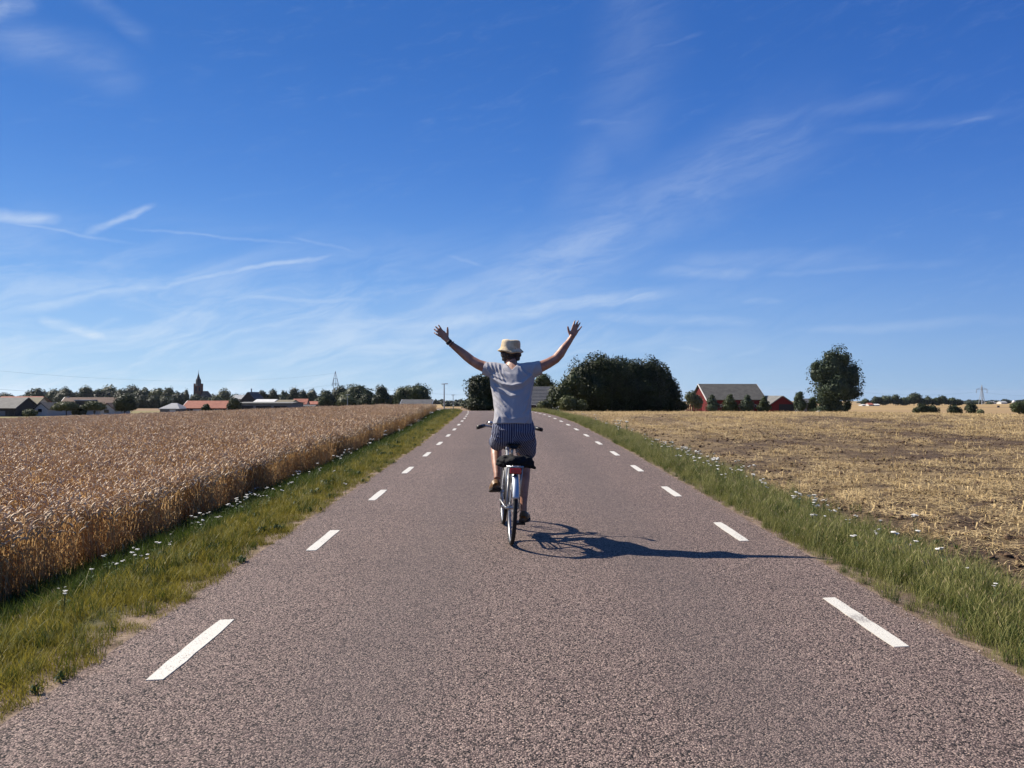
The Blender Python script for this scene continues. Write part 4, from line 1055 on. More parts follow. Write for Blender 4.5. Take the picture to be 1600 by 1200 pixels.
# hip roofed shed
def hip(name, px, d, base, w, eave, top, depth, wall, roof, label, cat='shed', ridge=.25):
    u = d / F; B = at(px, d, base); o = empty(name, B, 0, label, cat); hw = w * u / 2; he = (base - eave) * u; hr = (base - top) * u
    q = MB(); q.box((0, depth / 2, he / 2 - .5), (hw * 2 - .6, depth - .6, he + 1)); q.build('wall', wall, o)
    q = MB(); r = hw * ridge
    q.add([(-hw, 0, he), (hw, 0, he), (hw, depth, he), (-hw, depth, he), (-r, depth / 2, hr), (r, depth / 2, hr), (-hw, 0, he - .2), (hw, 0, he - .2), (hw, depth, he - .2), (-hw, depth, he - .2)],
          [(0, 1, 5, 4), (1, 2, 5), (2, 3, 4, 5), (3, 0, 4), (6, 7, 1, 0), (7, 8, 2, 1), (8, 9, 3, 2), (9, 6, 0, 3), (6, 9, 8, 7)])
    q.build('roof', roof, o); return o
h_ = hip('shed', 264, 210, 644, 33, 638.5, 630, 7, W_GREY, R_LIGHT, 'small shed with pale grey hip roof at the far edge of the wheat')
q = MB(); q.box((.9, .27, .45), (1.6, .1, .9)); q.build('garage_door', M_WTRIM, h_)
house('red_roof_house', 320, 215, 644, 68, 638, 627.5, 8, 0, W_DARK, R_RED, 'low long house under a bright red tiled roof with white gable ends', 'house', trim=M_WTRIM, windows=[(294, 641, 5, 2.5), (338, 641, 5, 2.5)], doors=[(309, 639.3, 643, 14, M_WTRIM)])
house('hall', 413, 240, 640, 84, 631, 629.5, 14, 0, W_GREY, R_GREY, 'long low grey hall with nearly flat roof and row of dark panels', 'hall', doors=[(385, 634, 639.5, 22, W_DARK), (412, 634, 639.5, 24, W_DARK), (438, 634, 639.5, 20, W_DARK)])
house('white_roof_shed', 412, 262, 636, 30, 629, 625, 8, 0, W_WHITE, R_WHITE, 'shed with bright white strip roof above the grey hall', 'shed')
house('grey_roof_shed', 442, 262, 636, 27, 629.5, 626, 8, 0, W_GREY, R_MOSS, 'shed with dull grey roof right of the white strip roof', 'shed')
house('village_house', 388, 330, 636, 26, 628, 613, 12, 0, W_DARK, R_DARK, 'dark village house with steep gable behind the grey hall', 'house', True, chimneys=[(387, 607, 1.4, W_GREY)])
house('village_house', 370, 350, 634, 17, 624, 618, 10, 0, W_WHITE, R_LIGHT, 'village house with pale grey roof left of the dark steep gable', 'house')
house('cottage', 468, 290, 640, 20, 632, 624, 9, math.radians(8), W_WHITE, R_RED, 'white cottage with orange red roof right of the grey hall', 'house', chimneys=[(474, 622, 1.2, W_BRICK)], windows=[(463, 635, 2, 2.2)])
house('cottage', 489, 320, 639, 16, 632, 628, 8, 0, W_CREAM, R_RED, 'low cottage with orange roof at the right of the village', 'house')
house('outbuilding', 478, 285, 640, 26, 635.5, 633.5, 5, 0, W_DARK, R_DARK, 'low dark outbuilding before the orange roofed cottages', 'shed')
house('dark_barn', 650, 230, 636, 46, 632, 625.5, 9, 0, W_DARK, R_DARK, 'barn with long dark roof under the big flat topped tree', 'barn', trim=M_STEEL)
# church
def church():
    d = 640; u = d / F; B = at(310, d, 640); o = empty('church', B, math.radians(12), 'red brick church with slim pointed spire above the village trees', 'church')
    def Z(py): return (640 - py) * u
    q = MB(); w = 12 * u; q.box((0, 0, Z(603) / 2), (w, w, Z(603))); tw = q.build('tower', W_BRICK, o)
    q = MB()
    for sx in (-1, 1):       # stepped corner turrets
        for sy in (-1, 1): q.box((sx * w * .42, sy * w * .42, (Z(603) + Z(599.5)) / 2), (w * .16, w * .16, Z(599.5) - Z(603) + .2))
    q.build('corner_turrets', W_BRICK, tw)
    for sx in (-1, 1):
        q = MB(); q.box((sx * 1.3, -w / 2 - .02, Z(608)), (1.0, .2, 3.2)); q.build('window', M_GLASS, tw)
    q = MB(); q.lathe([(w * .50, Z(603)), (w * .34, Z(599)), (w * .32, Z(593.5)), (w * .20, Z(591)), (.25, Z(584)), (.06, Z(580))], 8); sp = q.build('spire', W_DARK if False else R_DARK, o)
    q = MB(); q.box((0, 0, Z(580.5)), (.16, .16, 2.2)); q.box((0, 0, Z(580.5) + .3), (1.0, .14, .16)); q.build('cross', M_STEEL, sp)
    q = MB(); x0, x1 = w * .4, w * .4 + 15 * u; he, hr = Z(620), Z(611.5); hw = 5
    q.add([(x0, -hw, -1), (x1, -hw, -1), (x1, -hw, he), (x0, -hw, he), (x0, hw, -1), (x1, hw, -1), (x1, hw, he), (x0, hw, he), (x0, 0, hr), (x1 - 3, 0, hr)],
          [(0, 1, 2, 3), (5, 4, 7, 6), (1, 5, 6, 2), (4, 0, 3, 8, 7), (3, 2, 9, 8), (6, 7, 8, 9), (2, 6, 9)])
    nv = q.build('nave', W_BRICK, o)
    q = MB(); k = .3
    V = [(x0, -hw - k, he - .3), (x1 + k, -hw - k, he - .3), (x1 - 3, 0, hr + .3), (x0, 0, hr + .3), (x1 + k, hw + k, he - .3), (x0, hw + k, he - .3)]
    V += [(a, b, c - .35) for a, b, c in V]
    q.add(V, [(0, 1, 2, 3), (3, 2, 4, 5), (1, 4, 2), (0, 6, 7, 1), (1, 7, 10, 4), (4, 10, 11, 5)])
    q.build('roof', R_BROWN, nv)
church()
# right: red barn
def boards(par, x0, x1, z0, z1f, y, n, m, name='board', axis='x'):
    pass
house('red_barn', 1150.5, 215, 644.5, 91, 624, 600.5, 13.5, math.radians(5.5), W_RED, R_BARN, 'long red timber barn with weathered grey roof and white edged gable', 'barn', over=.5,
      windows=[(1126, 634, 2.6, 2.6), (1181, 634, 2.6, 2.6)], doors=[(1154, 629, 644, 9, mat('red_barn_door', (.13, .012, .012), .85, var=.2))], trim=M_WTRIM)
def batten_wall(o, hw, D, he, hr, n, m):
    q = MB()
    for i in range(n):
        y = D * (i + .5) / n; zt = he + (hr - he) * (1 - abs(y - D / 2) / (D / 2)) - .05
        q.box((-hw - .03, y, zt / 2 - .3), (.06, .12, zt + .5))
    q.build('battens', m, o)
ob = [x for x in COL.objects if x.name.startswith('red_barn')][0]
batten_wall(ob, 91 * 215 / F / 2, 13.5, 20.5 * 215 / F, 44 * 215 / F, 14, W_RED)
house('red_shed', 1222.5, 208, 645.5, 39, 633, 619.5, 14, 0, W_RED, R_GREY, 'lower red shed, gable to the field, with a wide dark doorway', 'shed', True, doors=[(1229, 631.5, 645.5, 24, M_DOOR)])
house('outbuilding', 1265, 240, 645, 18, 630, 624, 8, 0, W_GREY, R_DARK, 'dark low roof peeping out between the conifers and the huge lone tree', 'shed')
# red fence pieces and a pink heap left of the barn
fo = empty('red_fence', at(1085, 200, 645), 0, 'short red board fence between the dark clump and the barn gable', 'fence')
for i in range(9):
    q = MB(); q.box((-1.9 + i * .45, 0, 1.0), (.3, .05, 2.2 + .1 * (i % 2))); q.build('board', W_RED, fo)
for z_ in (.5, 1.6):
    q = MB(); q.box((-.1, .06, z_), (4.3, .06, .12)); q.build('rail', W_RED, fo)
def heap(name, px, d, py, w, h, m, label, cat, seed):
    u = d / F; q = MB(); q.ball((0, 0, h * u * .3), (w * u / 2, w * u / 3, h * u * .75), 14)
    q.v = [tuple(Vector(v) * (1 + .25 * mnoise.noise(Vector(v) * .9 + Vector((seed, 0, 0))))) for v in q.v]
    o = q.build(name, m, None, True, loc=at(px, d, py)); tag(o, label, cat)
heap('brick_heap', 1103, 200, 645.5, 14, 3, mat('pinkish_rubble', (.42, .26, .22), .9, var=.3), 'low pinkish heap of rubble at the foot of the barn gable', 'rubble', 1)
heap('hay_bale', 1278.5, 168, 647, 9, 5, mat('grey_bale_wrap', (.42, .40, .36), .7, var=.15), 'pale grey wrapped bale between the evergreen and the huge lone tree', 'bale', 5)
# far white farm and village specks
for i, (px, w, ev, rg, wl, rf, lb) in enumerate([(1350, 5, 633, 632, W_WHITE, R_WHITE, 'tiny white building, leftmost of the far farm'), (1361, 7, 632.5, 630, W_WHITE, R_RED, 'far white house with a brownish red roof'), (1371, 7, 633, 631.5, W_WHITE, R_WHITE, 'far white shed, rightmost of the far farm')]):
    house('far_farmhouse', px, 700, 635.5, w, ev, rg, 8, 0, wl, rf, lb, 'house')
for px, w, ev, rg, d, rf, lb in [(1553, 6, 629, 627.5, 1200, R_LIGHT, 'far building on the horizon between pylon and silo'), (1569, 9, 629, 627, 1200, R_LIGHT, 'long far hall on the horizon left of the white silo')]:
    house('far_building', px, d, 631, w, ev, rg, 12, 0, W_WHITE, rf, lb, 'building')
q = MB(); q.lathe([(2.6, -2), (2.6, 3.4), (2.1, 4.9), (1.1, 5.8), (.2, 6.2)], 16); o = q.build('grain_silo', M_WTRIM, None, True, loc=at(1584, 1100, 632)); tag(o, 'round white domed silo on the horizon beside the large bush', 'silo')
# house with grey tiled roof behind the rider: stepped tile courses
def tiled_house():
    d = 128; u = d / F; B = at(846, d, 645); o = empty('grey_roof_house', B, math.radians(-3), 'low house behind the rider under a grey tiled roof', 'house')
    he, hr, hw, D = (645 - 630) * u, (645 - 604) * u, 24 * u, 7.5
    q = MB(); q.add([(-hw, 0, -1), (hw, 0, -1), (hw, 0, he), (-hw, 0, he), (-hw, D, -1), (hw, D, -1), (hw, D, he), (-hw, D, he), (-hw, D / 2, hr - .05), (hw, D / 2, hr - .05)],
                  [(0, 1, 2, 3), (5, 4, 7, 6), (1, 5, 6, 9, 2), (4, 0, 3, 8, 7), (3, 2, 9, 8), (6, 7, 8, 9)]); q.build('wall', W_DARK, o)
    m = roofmat('grey_concrete_tiles', (.10, .105, .12), (.17, .175, .19))
    q = MB(); n = 13
    for side in (0, 1):
        y0, y1 = (-.5, D / 2) if side == 0 else (D + .5, D / 2); z0 = he - .5 * (hr - he) / (D / 2)
        for i in range(n):
            a, b = i / n, (i + 1) / n
            ya, yb = y0 + (y1 - y0) * a, y0 + (y1 - y0) * b; za, zb = z0 + (hr - z0) * a, z0 + (hr - z0) * b
            xs = np.linspace(-hw - .3, hw + .3, 35)
            for k in range(34):
                e = .02 * ((k + i) % 2)
                q.add([(xs[k], ya, za + .10 + e), (xs[k + 1] - .03, ya, za + .10 + e), (xs[k + 1] - .03, yb, zb + .02), (xs[k], yb, zb + .02), (xs[k], ya, za - .02), (xs[k + 1] - .03, ya, za - .02)],
                      [(0, 1, 2, 3), (4, 5, 1, 0), (4, 0, 3), (5, 2, 1)])
    ro = q.build('roof', m, o); ro['kind'] = 'stuff'
tiled_house()
# ------------------------------------------------------------ pylons, posts, wires
def pylon(px, d, base_py, top_py, style, label):
    u = d / F; B = at(px, d, base_py); H = (base_py - top_py) * u; o = empty('electricity_pylon', B, math.radians(8), label, 'pylon')
    r = .16 * max(1, d / 500)
    def bar(q, a, b, k=1): q.tube([a, b], r * k, 4)
    q = MB()
    if style == 'portal':
        for sx in (-1, 1):
            x = sx * H * .045
            for yy in (-.8, .8): bar(q, (x * 1.15, yy * 1.4, 0), (x, yy * .6, H * .80))
            n = 7
            for i in range(n):
                z0, z1 = H * .8 * i / n, H * .8 * (i + 1) / n; s = 1 if i % 2 else -1
                bar(q, (x * 1.1, s * .9, z0), (x * 1.05, -s * .9, z1), .7)
        legs = q.build('mast_legs', M_STEEL, o); q = MB()
        bar(q, (-H * .085, 0, H * .66), (H * .085, 0, H * .66)); bar(q, (-H * .085, 0, H * .66), (-H * .045, 0, H * .8)); bar(q, (H * .085, 0, H * .66), (H * .045, 0, H * .8))
        bar(q, (-H * .045, 0, H * .8), (0, 0, H)); bar(q, (H * .045, 0, H * .8), (0, 0, H)); bar(q, (-H * .045, 0, H * .8), (H * .045, 0, H * .8)); bar(q, (0, 0, H * .66), (0, 0, H))
        q.build('cross_arm', M_STEEL, o)
        for x in (-.085, 0, .085):
            q = MB(); q.tube([(x * H, 0, H * .66), (x * H, 0, H * .59)], r * 1.2, 6); q.build('insulator', M_DOOR, o)
        return B, H, [(x * H) for x in (-.085, 0, .085)], H * .59
    w = H * .10
    for sx in (-1, 1):
        for sy in (-1, 1): bar(q, (sx * w, sy * w, 0), (sx * w * .28, sy * w * .28, H * .7)); bar(q, (sx * w * .28, sy * w * .28, H * .7), (0, 0, H))
    for i in range(6):
        z0, z1 = H * .7 * i / 6, H * .7 * (i + 1) / 6; k0, k1 = w * (1 - .72 * i / 6), w * (1 - .72 * (i + 1) / 6)
        bar(q, (-k0, -k0, z0), (k1, -k1, z1), .6); bar(q, (k0, -k0, z0), (-k1, -k1, z1), .6)
    q.build('lattice_mast', M_STEEL, o); q = MB(); A = H * .30
    bar(q, (-A, 0, H * .78), (A, 0, H * .78)); bar(q, (-A, 0, H * .78), (0, 0, H * .88), .7); bar(q, (A, 0, H * .78), (0, 0, H * .88), .7); bar(q, (-A * .3, 0, H * .44), (A * .3, 0, H * .44), .8)
    q.build('cross_arm', M_STEEL, o)
    for x in (-1, 1):
        q = MB(); q.tube([(x * A, 0, H * .78), (x * A, 0, H * .58)], r * 1.1, 6); q.build('insulator', M_STEEL, o)
    return B, H, [-A, A], H * .58
pylon(524, 520, 637, 580, 'portal', 'lattice steel power pylon with two legs behind the trees on the left')
pylon(1534, 1000, 632, 601.5, 'mast', 'single mast steel power pylon with cross arm on the right horizon')
def wire(pts, r, label, name='power_cable'):
    cu = []
    for (a, b, sag) in pts:
        a, b = Vector(a), Vector(b)
        for i in range(16):
            t_ = i / 16; p = a.lerp(b, t_); p.z -= sag * 4 * t_ * (1 - t_); cu.append(p)
    cu.append(Vector(pts[-1][1])); q = MB(); q.tube(cu, r, 4); o = q.build(name, mat('cable_metal', (.09, .10, .12), .6, .3)); tag(o, label, 'cable')
a0, a1, a2, a3 = at(-60, 300, 604), at(524, 520, 600.5), at(1010, 640, 602), at(-60, 300, 574)
wire([(a0, a1, 5.4), (a1, a2, 8.2)], .05, 'lower power cable sagging over the village to the pylon')
wire([(a3, at(524, 522, 583), 5.4)], .03, 'faint upper power cable crossing the sky over the church')
wire([(at(1300, 900, 607), at(1529, 1000, 612), 6), (at(1529, 1000, 612), at(1680, 1060, 616), 4)], .07, 'faint power cable running to the mast pylon on the right')
def lamp(px, d, base, top, label, head=True):
    u = d / F; B = at(px, d, base); H = (base - top) * u; o = empty('street_lamp', B, 0, label, 'street lamp')
    q = MB(); q.tube([(0, 0, -1), (0, 0, H * .6), (0, 0, H)], [.16, .13, .10], 6); q.build('pole', M_STEEL, o)
    q = MB(); q.tube([(-.55, 0, H + .05), (.55, 0, H + .12)], .09, 6); q.build('arm', M_STEEL, o)
    q = MB(); q.box((.5, 0, H + .1), (.6, .3, .16)); q.build('lamp_head', M_WTRIM, o)
lamp(694, 160, 640, 600.5, 'tall lamp post standing alone left of the bushy tree')
lamp(708, 260, 640, 617.5, 'small distant lamp post right of the tall one')
lamp(543, 262, 639, 617, 'pale post before the largest round crowned tree')
# tractor far out on the field
def tractor():
    d = 520; B = at(1561, d, 640); o = empty('tractor', (B.x, d, B.z), math.radians(70), 'tiny dark red tractor working the field below the right pylon', 'tractor')
    red = mat('tractor_red', (.22, .03, .02), .5)
    q = MB(); q.box((0, -.9, 1.15), (.8, 1.7, .7)); q.box((0, .3, 1.0), (.9, 1.2, .5)); q.build('body', red, o)
    q = MB(); q.box((0, .5, 2.0), (1.3, 1.3, 1.2)); cb = q.build('cab', M_GLASS, o); q = MB(); q.box((0, .5, 2.66), (1.5, 1.5, .12)); q.build('cab_roof', red, cb)
    rub = mat('tyre_rubber', (.02, .02, .02), .9)
    for x in (-.95, .95):
        for y, r in ((.7, .85), (-1.4, .5)):
            q = MB(); M = Matrix.Translation((x, y, r)) @ Matrix.Rotation(math.pi / 2, 4, 'Y'); q.lathe([(r * .4, -.2), (r, -.22), (r * 1.02, 0), (r, .22), (r * .4, .2)], 16, M); q.build('wheel', rub, o)
tractor()

# ------------------------------------------------------------ bicycle
M_FRAME = mat('silver_grey_paint', (.26, .265, .27), .42, .5, coat=.4)
M_CHROME = mat('bright_metal', (.36, .36, .37), .4, .9)
M_MUD = mat('polished_mudguard', (.40, .43, .46), .42, .8)
M_RUBBER = mat('black_rubber', (.018, .018, .019), .75, var=.2, vscale=40)
M_BLACK = mat('black_plastic', (.014, .014, .016), .45)
M_REDL = mat('red_reflector', (.55, .02, .025), .18, spec=.6, bump=.001, bscale=300)
BX, BY = -.012, 7.2
bike = empty('bicycle', (BX, BY, zroad(BY) + .001), 0, 'silver city bicycle with rear rack and red reflector, ridden along the middle of the road', 'bicycle')
bike.rotation_euler = (math.radians(.7), math.radians(2.4), math.radians(4.6))
def wheel(name, y, x=0, tilt=0):
    o = empty(name, (x, y, .345)); o.parent = bike; o.rotation_euler = (0, 0, tilt)
    def ring(nm, R, prof, m, n=56):
        q = MB(); V = []; Fs = []; k = len(prof)
        for i in range(n):
            a = 2 * math.pi * i / n
            for (dr, dx) in prof: V.append((dx, (R + dr) * math.cos(a), (R + dr) * math.sin(a)))
        for i in range(n):
            for j in range(k): Fs.append((i * k + j, i * k + (j + 1) % k, ((i + 1) % n) * k + (j + 1) % k, ((i + 1) % n) * k + j))
        q.add(V, Fs); return q.build(nm, m, o, True)
    c = [(.0195 * math.sin(t), .0195 * math.cos(t)) for t in np.linspace(0, 2 * math.pi, 11)[:-1]]
    ring('tyre', .3255, c, M_RUBBER)
    ring('rim', .306, [(.006, -.013), (.006, .013), (-.008, .009), (-.010, -.009)], M_CHROME)
    q = MB()
    for i in range(32):
        a = 2 * math.pi * i / 32; s = .028 if i % 2 else -.028; b = a + (.55 if i % 4 < 2 else -.55)
        q.tube([(s, .022 * math.cos(b), .022 * math.sin(b)), (0, .300 * math.cos(a), .300 * math.sin(a))], .0014, 3, False)
    q.build('spokes', M_CHROME, o)
    q = MB(); q.lathe([(.008, -.06), (.026, -.034), (.026, -.028), (.017, -.024), (.017, .024), (.026, .028), (.026, .034), (.008, .06)], 12, Matrix.Rotation(math.pi / 2, 4, 'Y'))
    q.build('hub', M_CHROME, o, True)
    return o
wheel('rear_wheel', 0)
FW = 1.075
wheel('front_wheel', FW)
bb = Vector((0, .46, .285)); sc = Vector((0, .30, .76)); ht = Vector((0, .90, .86)); hb = Vector((0, .935, .72)); ax = Vector((0, 0, .345))
q = MB(); q.tube([bb, sc], .016, 10); q.tube([ht, hb], .018, 10); q.tube([hb + Vector((0, 0, .05)), (0, .68, .42), bb], .017, 10)
q.tube([hb + Vector((0, 0, .11)), (0, .66, .56), bb + (sc - bb) * .42], .014, 10)
for s in (-1, 1):
    q.tube([bb + Vector((s * .03, 0, 0)), (s * .055, .05, .345), (s * .055, 0, .345)], .010, 8)
    q.tube([sc + Vector((s * .02, 0, -.06)), (s * .055, 0, .345)], .008, 8)
q.build('frame', M_FRAME, bike, True)
q = MB()
for s in (-1, 1): q.tube([hb + Vector((s * .05, .0, -.02)), (s * .052, FW - .06, .5), (s * .052, FW, .345)], [.013, .011, .008], 8)
q.tube([hb + Vector((-.05, 0, -.02)), hb + Vector((.05, 0, -.02))], .014, 8)
q.build('fork', M_FRAME, bike, True)
q = MB(); q.tube([sc, sc + (sc - bb).normalized() * .13], .012, 8); q.build('seat_post', M_CHROME, bike, True)
# saddle
q = MB(); sp = Vector((0, .24, .925))
for i in range(9):
    pass
sec = [(-.12, .05, .02), (-.10, .068, .028), (-.05, .066, .03), (0, .05, .028), (.06, .035, .026), (.12, .022, .022), (.15, .012, .012)]
V = []; Fs = []
for y, hw, hh in sec:
    for k in range(12):
        a = 2 * math.pi * k / 12; V.append((sp.x + hw * math.cos(a), sp.y + y, sp.z - .02 + hh * math.sin(a) + (.012 if abs(math.cos(a)) > .8 and y < 0 else 0)))
for i in range(len(sec) - 1):
    for k in range(12): Fs.append((i * 12 + k, i * 12 + (k + 1) % 12, i * 12 + 12 + (k + 1) % 12, i * 12 + 12 + k))
Fs += [tuple(range(12)), tuple(range(72, 84))]
q.add(V, Fs); sd = q.build('saddle', M_BLACK, bike, True)
q = MB()
for s in (-1, 1):
    q.tube([(s * .025, .36, .90), (s * .03, .26, .868), (s * .035, .14, .885)], .0035, 6)
    cp = [(s * .035 + .014 * math.cos(t * 1.2), .155 + .014 * math.sin(t * 1.2), .90 - .055 * t / 18) for t in range(19)]
    q.tube(cp, .003, 5)
q.build('saddle_springs', M_CHROME, sd, True)
# rack
q = MB(); z = .742; r = .0055
for s in (-1, 1):
    q.tube([(s * .072, -.17, z), (s * .072, .10, z), (s * .03, .27, z + .01)], r, 6)
    q.tube([(s * .072, -.10, z), (s * .062, -.01, .36)], .0045, 6); q.tube([(s * .072, .0, z), (s * .062, .0, .36)], .0045, 6)
for y in (-.17, -.11, .0, .10): q.tube([(-.074, y, z), (.074, y, z)], r if y > -.16 else .0075, 6)
for x in (-.025, .025): q.tube([(x, -.17, z + .004), (x, .12, z + .004)], .004, 6)
q.tube([(-.05, .1, z + .02), (-.05, -.08, z + .035), (.05, -.08, z + .035), (.05, .1, z + .02)], .004, 6)
q.build('rear_rack', M_CHROME, bike, True)
# tail reflector in its housing, and a lamp knob below
q = MB(); q.box((0, -.175, .705), (.115, .022, .058)); h = q.build('reflector_housing', M_BLACK, bike)
md = h.modifiers.new('b', 'BEVEL'); md.width = .008; md.segments = 2
q = MB(); q.box((0, -.190, .706), (.104, .014, .046)); h2 = q.build('lens', M_REDL, h)
md = h2.modifiers.new('b', 'BEVEL'); md.width = .006; md.segments = 2
q = MB(); q.ball((0, -.192, .665), (.012, .008, .012), 10); q.build('rear_lamp', M_BLACK, bike, True)
# mudguards
def guard(name, cy, a0, a1, m):
    q = MB(); V = []; Fs = []; n = 28; prof = [(-.030, -.014), (-.026, .000), (-.014, .007), (0, .009), (.014, .007), (.026, .0), (.030, -.014)]
    for i in range(n):
        a = math.radians(a0 + (a1 - a0) * i / (n - 1))
        for (x, dr) in prof: R = .362 + dr; V.append((x, cy + R * math.cos(a), .345 + R * math.sin(a)))
        for (x, dr) in reversed(prof): R = .3605 + dr; V.append((x * .95, cy + R * math.cos(a), .345 + R * math.sin(a)))
    k = 14
    for i in range(n - 1):
        for j in range(k): Fs.append((i * k + j, i * k + (j + 1) % k, (i + 1) * k + (j + 1) % k, (i + 1) * k + j))
    Fs += [tuple(range(k)), tuple((n - 1) * k + j for j in range(k))]
    q.add(V, Fs); return q.build(name, m, bike, True)
rg = guard('rear_mudguard', 0, 60, 159, M_MUD)
q = MB()
for s in (-1, 1): q.tube([(s * .03, -.33, .49), (s * .058, 0, .35)], .0025, 5)
q.build('mudguard_stay', M_CHROME, rg, True)
guard('front_mudguard', FW, 35, 185, M_BLACK)
# cranks, pedals, chain guard
q = MB(); q.tube([bb + Vector((-.07, 0, 0)), bb + Vector((.07, 0, 0))], .018, 10)
q.lathe([(.085, .052), (.092, .052), (.092, .056), (.085, .056)], 28, Matrix.Translation(bb) @ Matrix.Rotation(math.pi / 2, 4, 'Y'), True)
for k in range(5):
    a = k * 2 * math.pi / 5; q.tube([bb + Vector((.054, 0, 0)), bb + Vector((.054, .088 * math.cos(a), .088 * math.sin(a)))], .006, 5)
q.build('chainring', M_CHROME, bike, True)
PED = []
for s, up in ((-1, 1), (1, -1)):
    tip = bb + Vector((s * .075, -.02 * up, .168 * up)); q = MB(); q.tube([bb + Vector((s * .07, 0, 0)), tip], [.012, .008], 8); q.build('crank_arm', M_CHROME, bike, True)
    q = MB(); c = tip + Vector((s * .055, 0, 0)); q.box(c + Vector((0, .035, 0)), (.085, .016, .022)); q.box(c - Vector((0, .035, 0)), (.085, .016, .022)); q.tube([tip, c + Vector((s * .04, 0, 0))], .008, 8); q.box(c + Vector((s * .04, 0, 0)), (.01, .07, .02))
    q.build('pedal', M_BLACK, bike); PED.append(c)
q = MB(); n = 24; V = []
for i in range(n + 1):
    a = math.pi / 2 + math.pi * i / n; V.append((.062, .0 + .034 * math.cos(a), .345 + .034 * math.sin(a)))
for i in range(n + 1):
    a = -math.pi / 2 + math.pi * i / n; V.append((.058, bb.y + .09 * math.cos(a), bb.z + .09 * math.sin(a)))
q.tube(V, .004, 5, closed=True); q.build('chain', M_RUBBER, bike)
q = MB(); q.tube([(-.06, .02, .33), (-.085, .13, .04), (-.095, .15, .03)], .008, 6)
q = MB(); q.tube([(-.055, .03, .33), (-.085, .30, .36), (-.09, .34, .365)], [.009, .008, .012], 6); q.build('kickstand', M_FRAME, bike, True)
# handlebar, grips, levers, cables
hbar = MB(); st = Vector((0, .88, 1.0))
hbar.tube([ht, st + Vector((0, -.01, .0))], .012, 8)
pts = [(-.31, .70, 1.055), (-.27, .76, 1.06), (-.20, .86, 1.05), (-.08, .90, 1.01), (0, .88, 1.0), (.08, .90, 1.01), (.20, .86, 1.05), (.27, .76, 1.06), (.31, .70, 1.055)]
hbar.tube(pts, .011, 10); hb_o = hbar.build('handlebar', M_CHROME, bike, True)
for s in (-1, 1):
    q = MB(); q.tube([(s * .325, .672, 1.045), (s * .262, .778, 1.06)], [.020, .018], 10); q.build('grip', M_BLACK, hb_o, True)
    q = MB(); q.tube([(s * .25, .80, 1.05), (s * .28, .79, 1.035), (s * .34, .70, 1.028)], [.008, .006, .005], 6); q.build('brake_lever', M_CHROME if s > 0 else M_BLACK, hb_o, True)
    q = MB(); cp = [Vector((s * .25, .81, 1.05)), Vector((s * .22, .95, 1.10)), Vector((s * .10, 1.06, 1.0)), Vector((s * .02, 1.02, .86)), Vector((0, .95, .74))]
    q.tube(cp, .0028, 5); q.build('cable', M_BLACK, hb_o, True)
q = MB(); q.ball((-.19, .87, 1.085), (.028, .028, .02), 12); q.build('bell', M_CHROME, hb_o, True)
q = MB(); q.lathe([(.02, -.05), (.045, .0), (.047, .02), (.02, .022)], 14, Matrix.Translation((0, 1.0, .84)) @ Matrix.Rotation(-math.pi / 2, 4, 'X')); q.build('front_lamp', M_BLACK, bike, True)

# ------------------------------------------------------------ the rider
def P3(px, py, d): return Vector(((px - 800) / F * d, d, EYE + (HOR - py) / F * d))
def remesh(mb, voxel, smooth=6, name='m', m=None):
    me = mb.mesh(name, m, True); o = link(name + '_work', me)
    md = o.modifiers.new('r', 'REMESH'); md.mode = 'VOXEL'; md.voxel_size = voxel; md.use_smooth_shade = True
    if smooth:
        sm = o.modifiers.new('s', 'SMOOTH'); sm.factor = .5; sm.iterations = smooth
    dg = bpy.context.evaluated_depsgraph_get(); ev = o.evaluated_get(dg)
    out = bpy.data.meshes.new_from_object(ev); out.name = name
    bpy.data.objects.remove(o); bpy.data.meshes.remove(me)
    out.materials.clear(); out.materials.append(m)
    out.polygons.foreach_set('use_smooth', np.ones(len(out.polygons), dtype=bool))
    return out
def getv(me):
    v = np.zeros(len(me.vertices) * 3, dtype=np.float32); me.vertices.foreach_get('co', v); return v.reshape(-1, 3)
def twist(me):   # his left shoulder is carried a little forward of the right
    v = getv(me); k = np.clip(-v[:, 0] - .04, -.10, .24) * np.clip((v[:, 2] - 1.25) * 3, 0, 1) * .38
    v[:, 1] += k; setv(me, v)
def getn(me):
    v = np.zeros(len(me.vertices) * 3, dtype=np.float32); me.vertices.foreach_get('normal', v); return v.reshape(-1, 3)
def setv(me, v): me.vertices.foreach_set('co', v.astype(np.float32).ravel()); me.update()
def skin_mat():
    m = bpy.data.materials.new('tanned_skin'); m.use_nodes = True; t = NT(m.node_tree); o = t.n('ShaderNodeOutputMaterial'); p = t.n('ShaderNodeBsdfPrincipled'); t.put(o.inputs[0], p.outputs[0])
    co = t.n('ShaderNodeTexCoord').outputs['Object']
    c = t.mix(t.ramp(t.noise(co, 14, 4, .6), .35, .65), (.25, .112, .068), (.36, .175, .11)); t.put(p.inputs['Base Color'], c); p.inputs['Roughness'].default_value = .5
    p.inputs['Subsurface Weight'].default_value = .12; p.inputs['Subsurface Radius'].default_value = (.02, .008, .004); p.inputs['Subsurface Scale'].default_value = .4
    return m
M_SKIN = skin_mat()
X = (1, 0, 0)
PXM = 7.58 / F
b = MB()
def sect(L): return [P3(a, c, d) for a, c, d, *_ in L]
T = [(801, 690, 7.47, .14, .10), (801, 672, 7.46, .155, .115), (801, 645, 7.48, .145, .10), (801, 620, 7.53, .155, .10), (800, 600, 7.57, .175, .105), (800, 584, 7.60, .185, .09), (800, 574, 7.62, .12, .07), (799, 569, 7.63, .06, .06)]
b.tube(sect(T), [(a[3], a[4]) for a in T], 20, up=X)
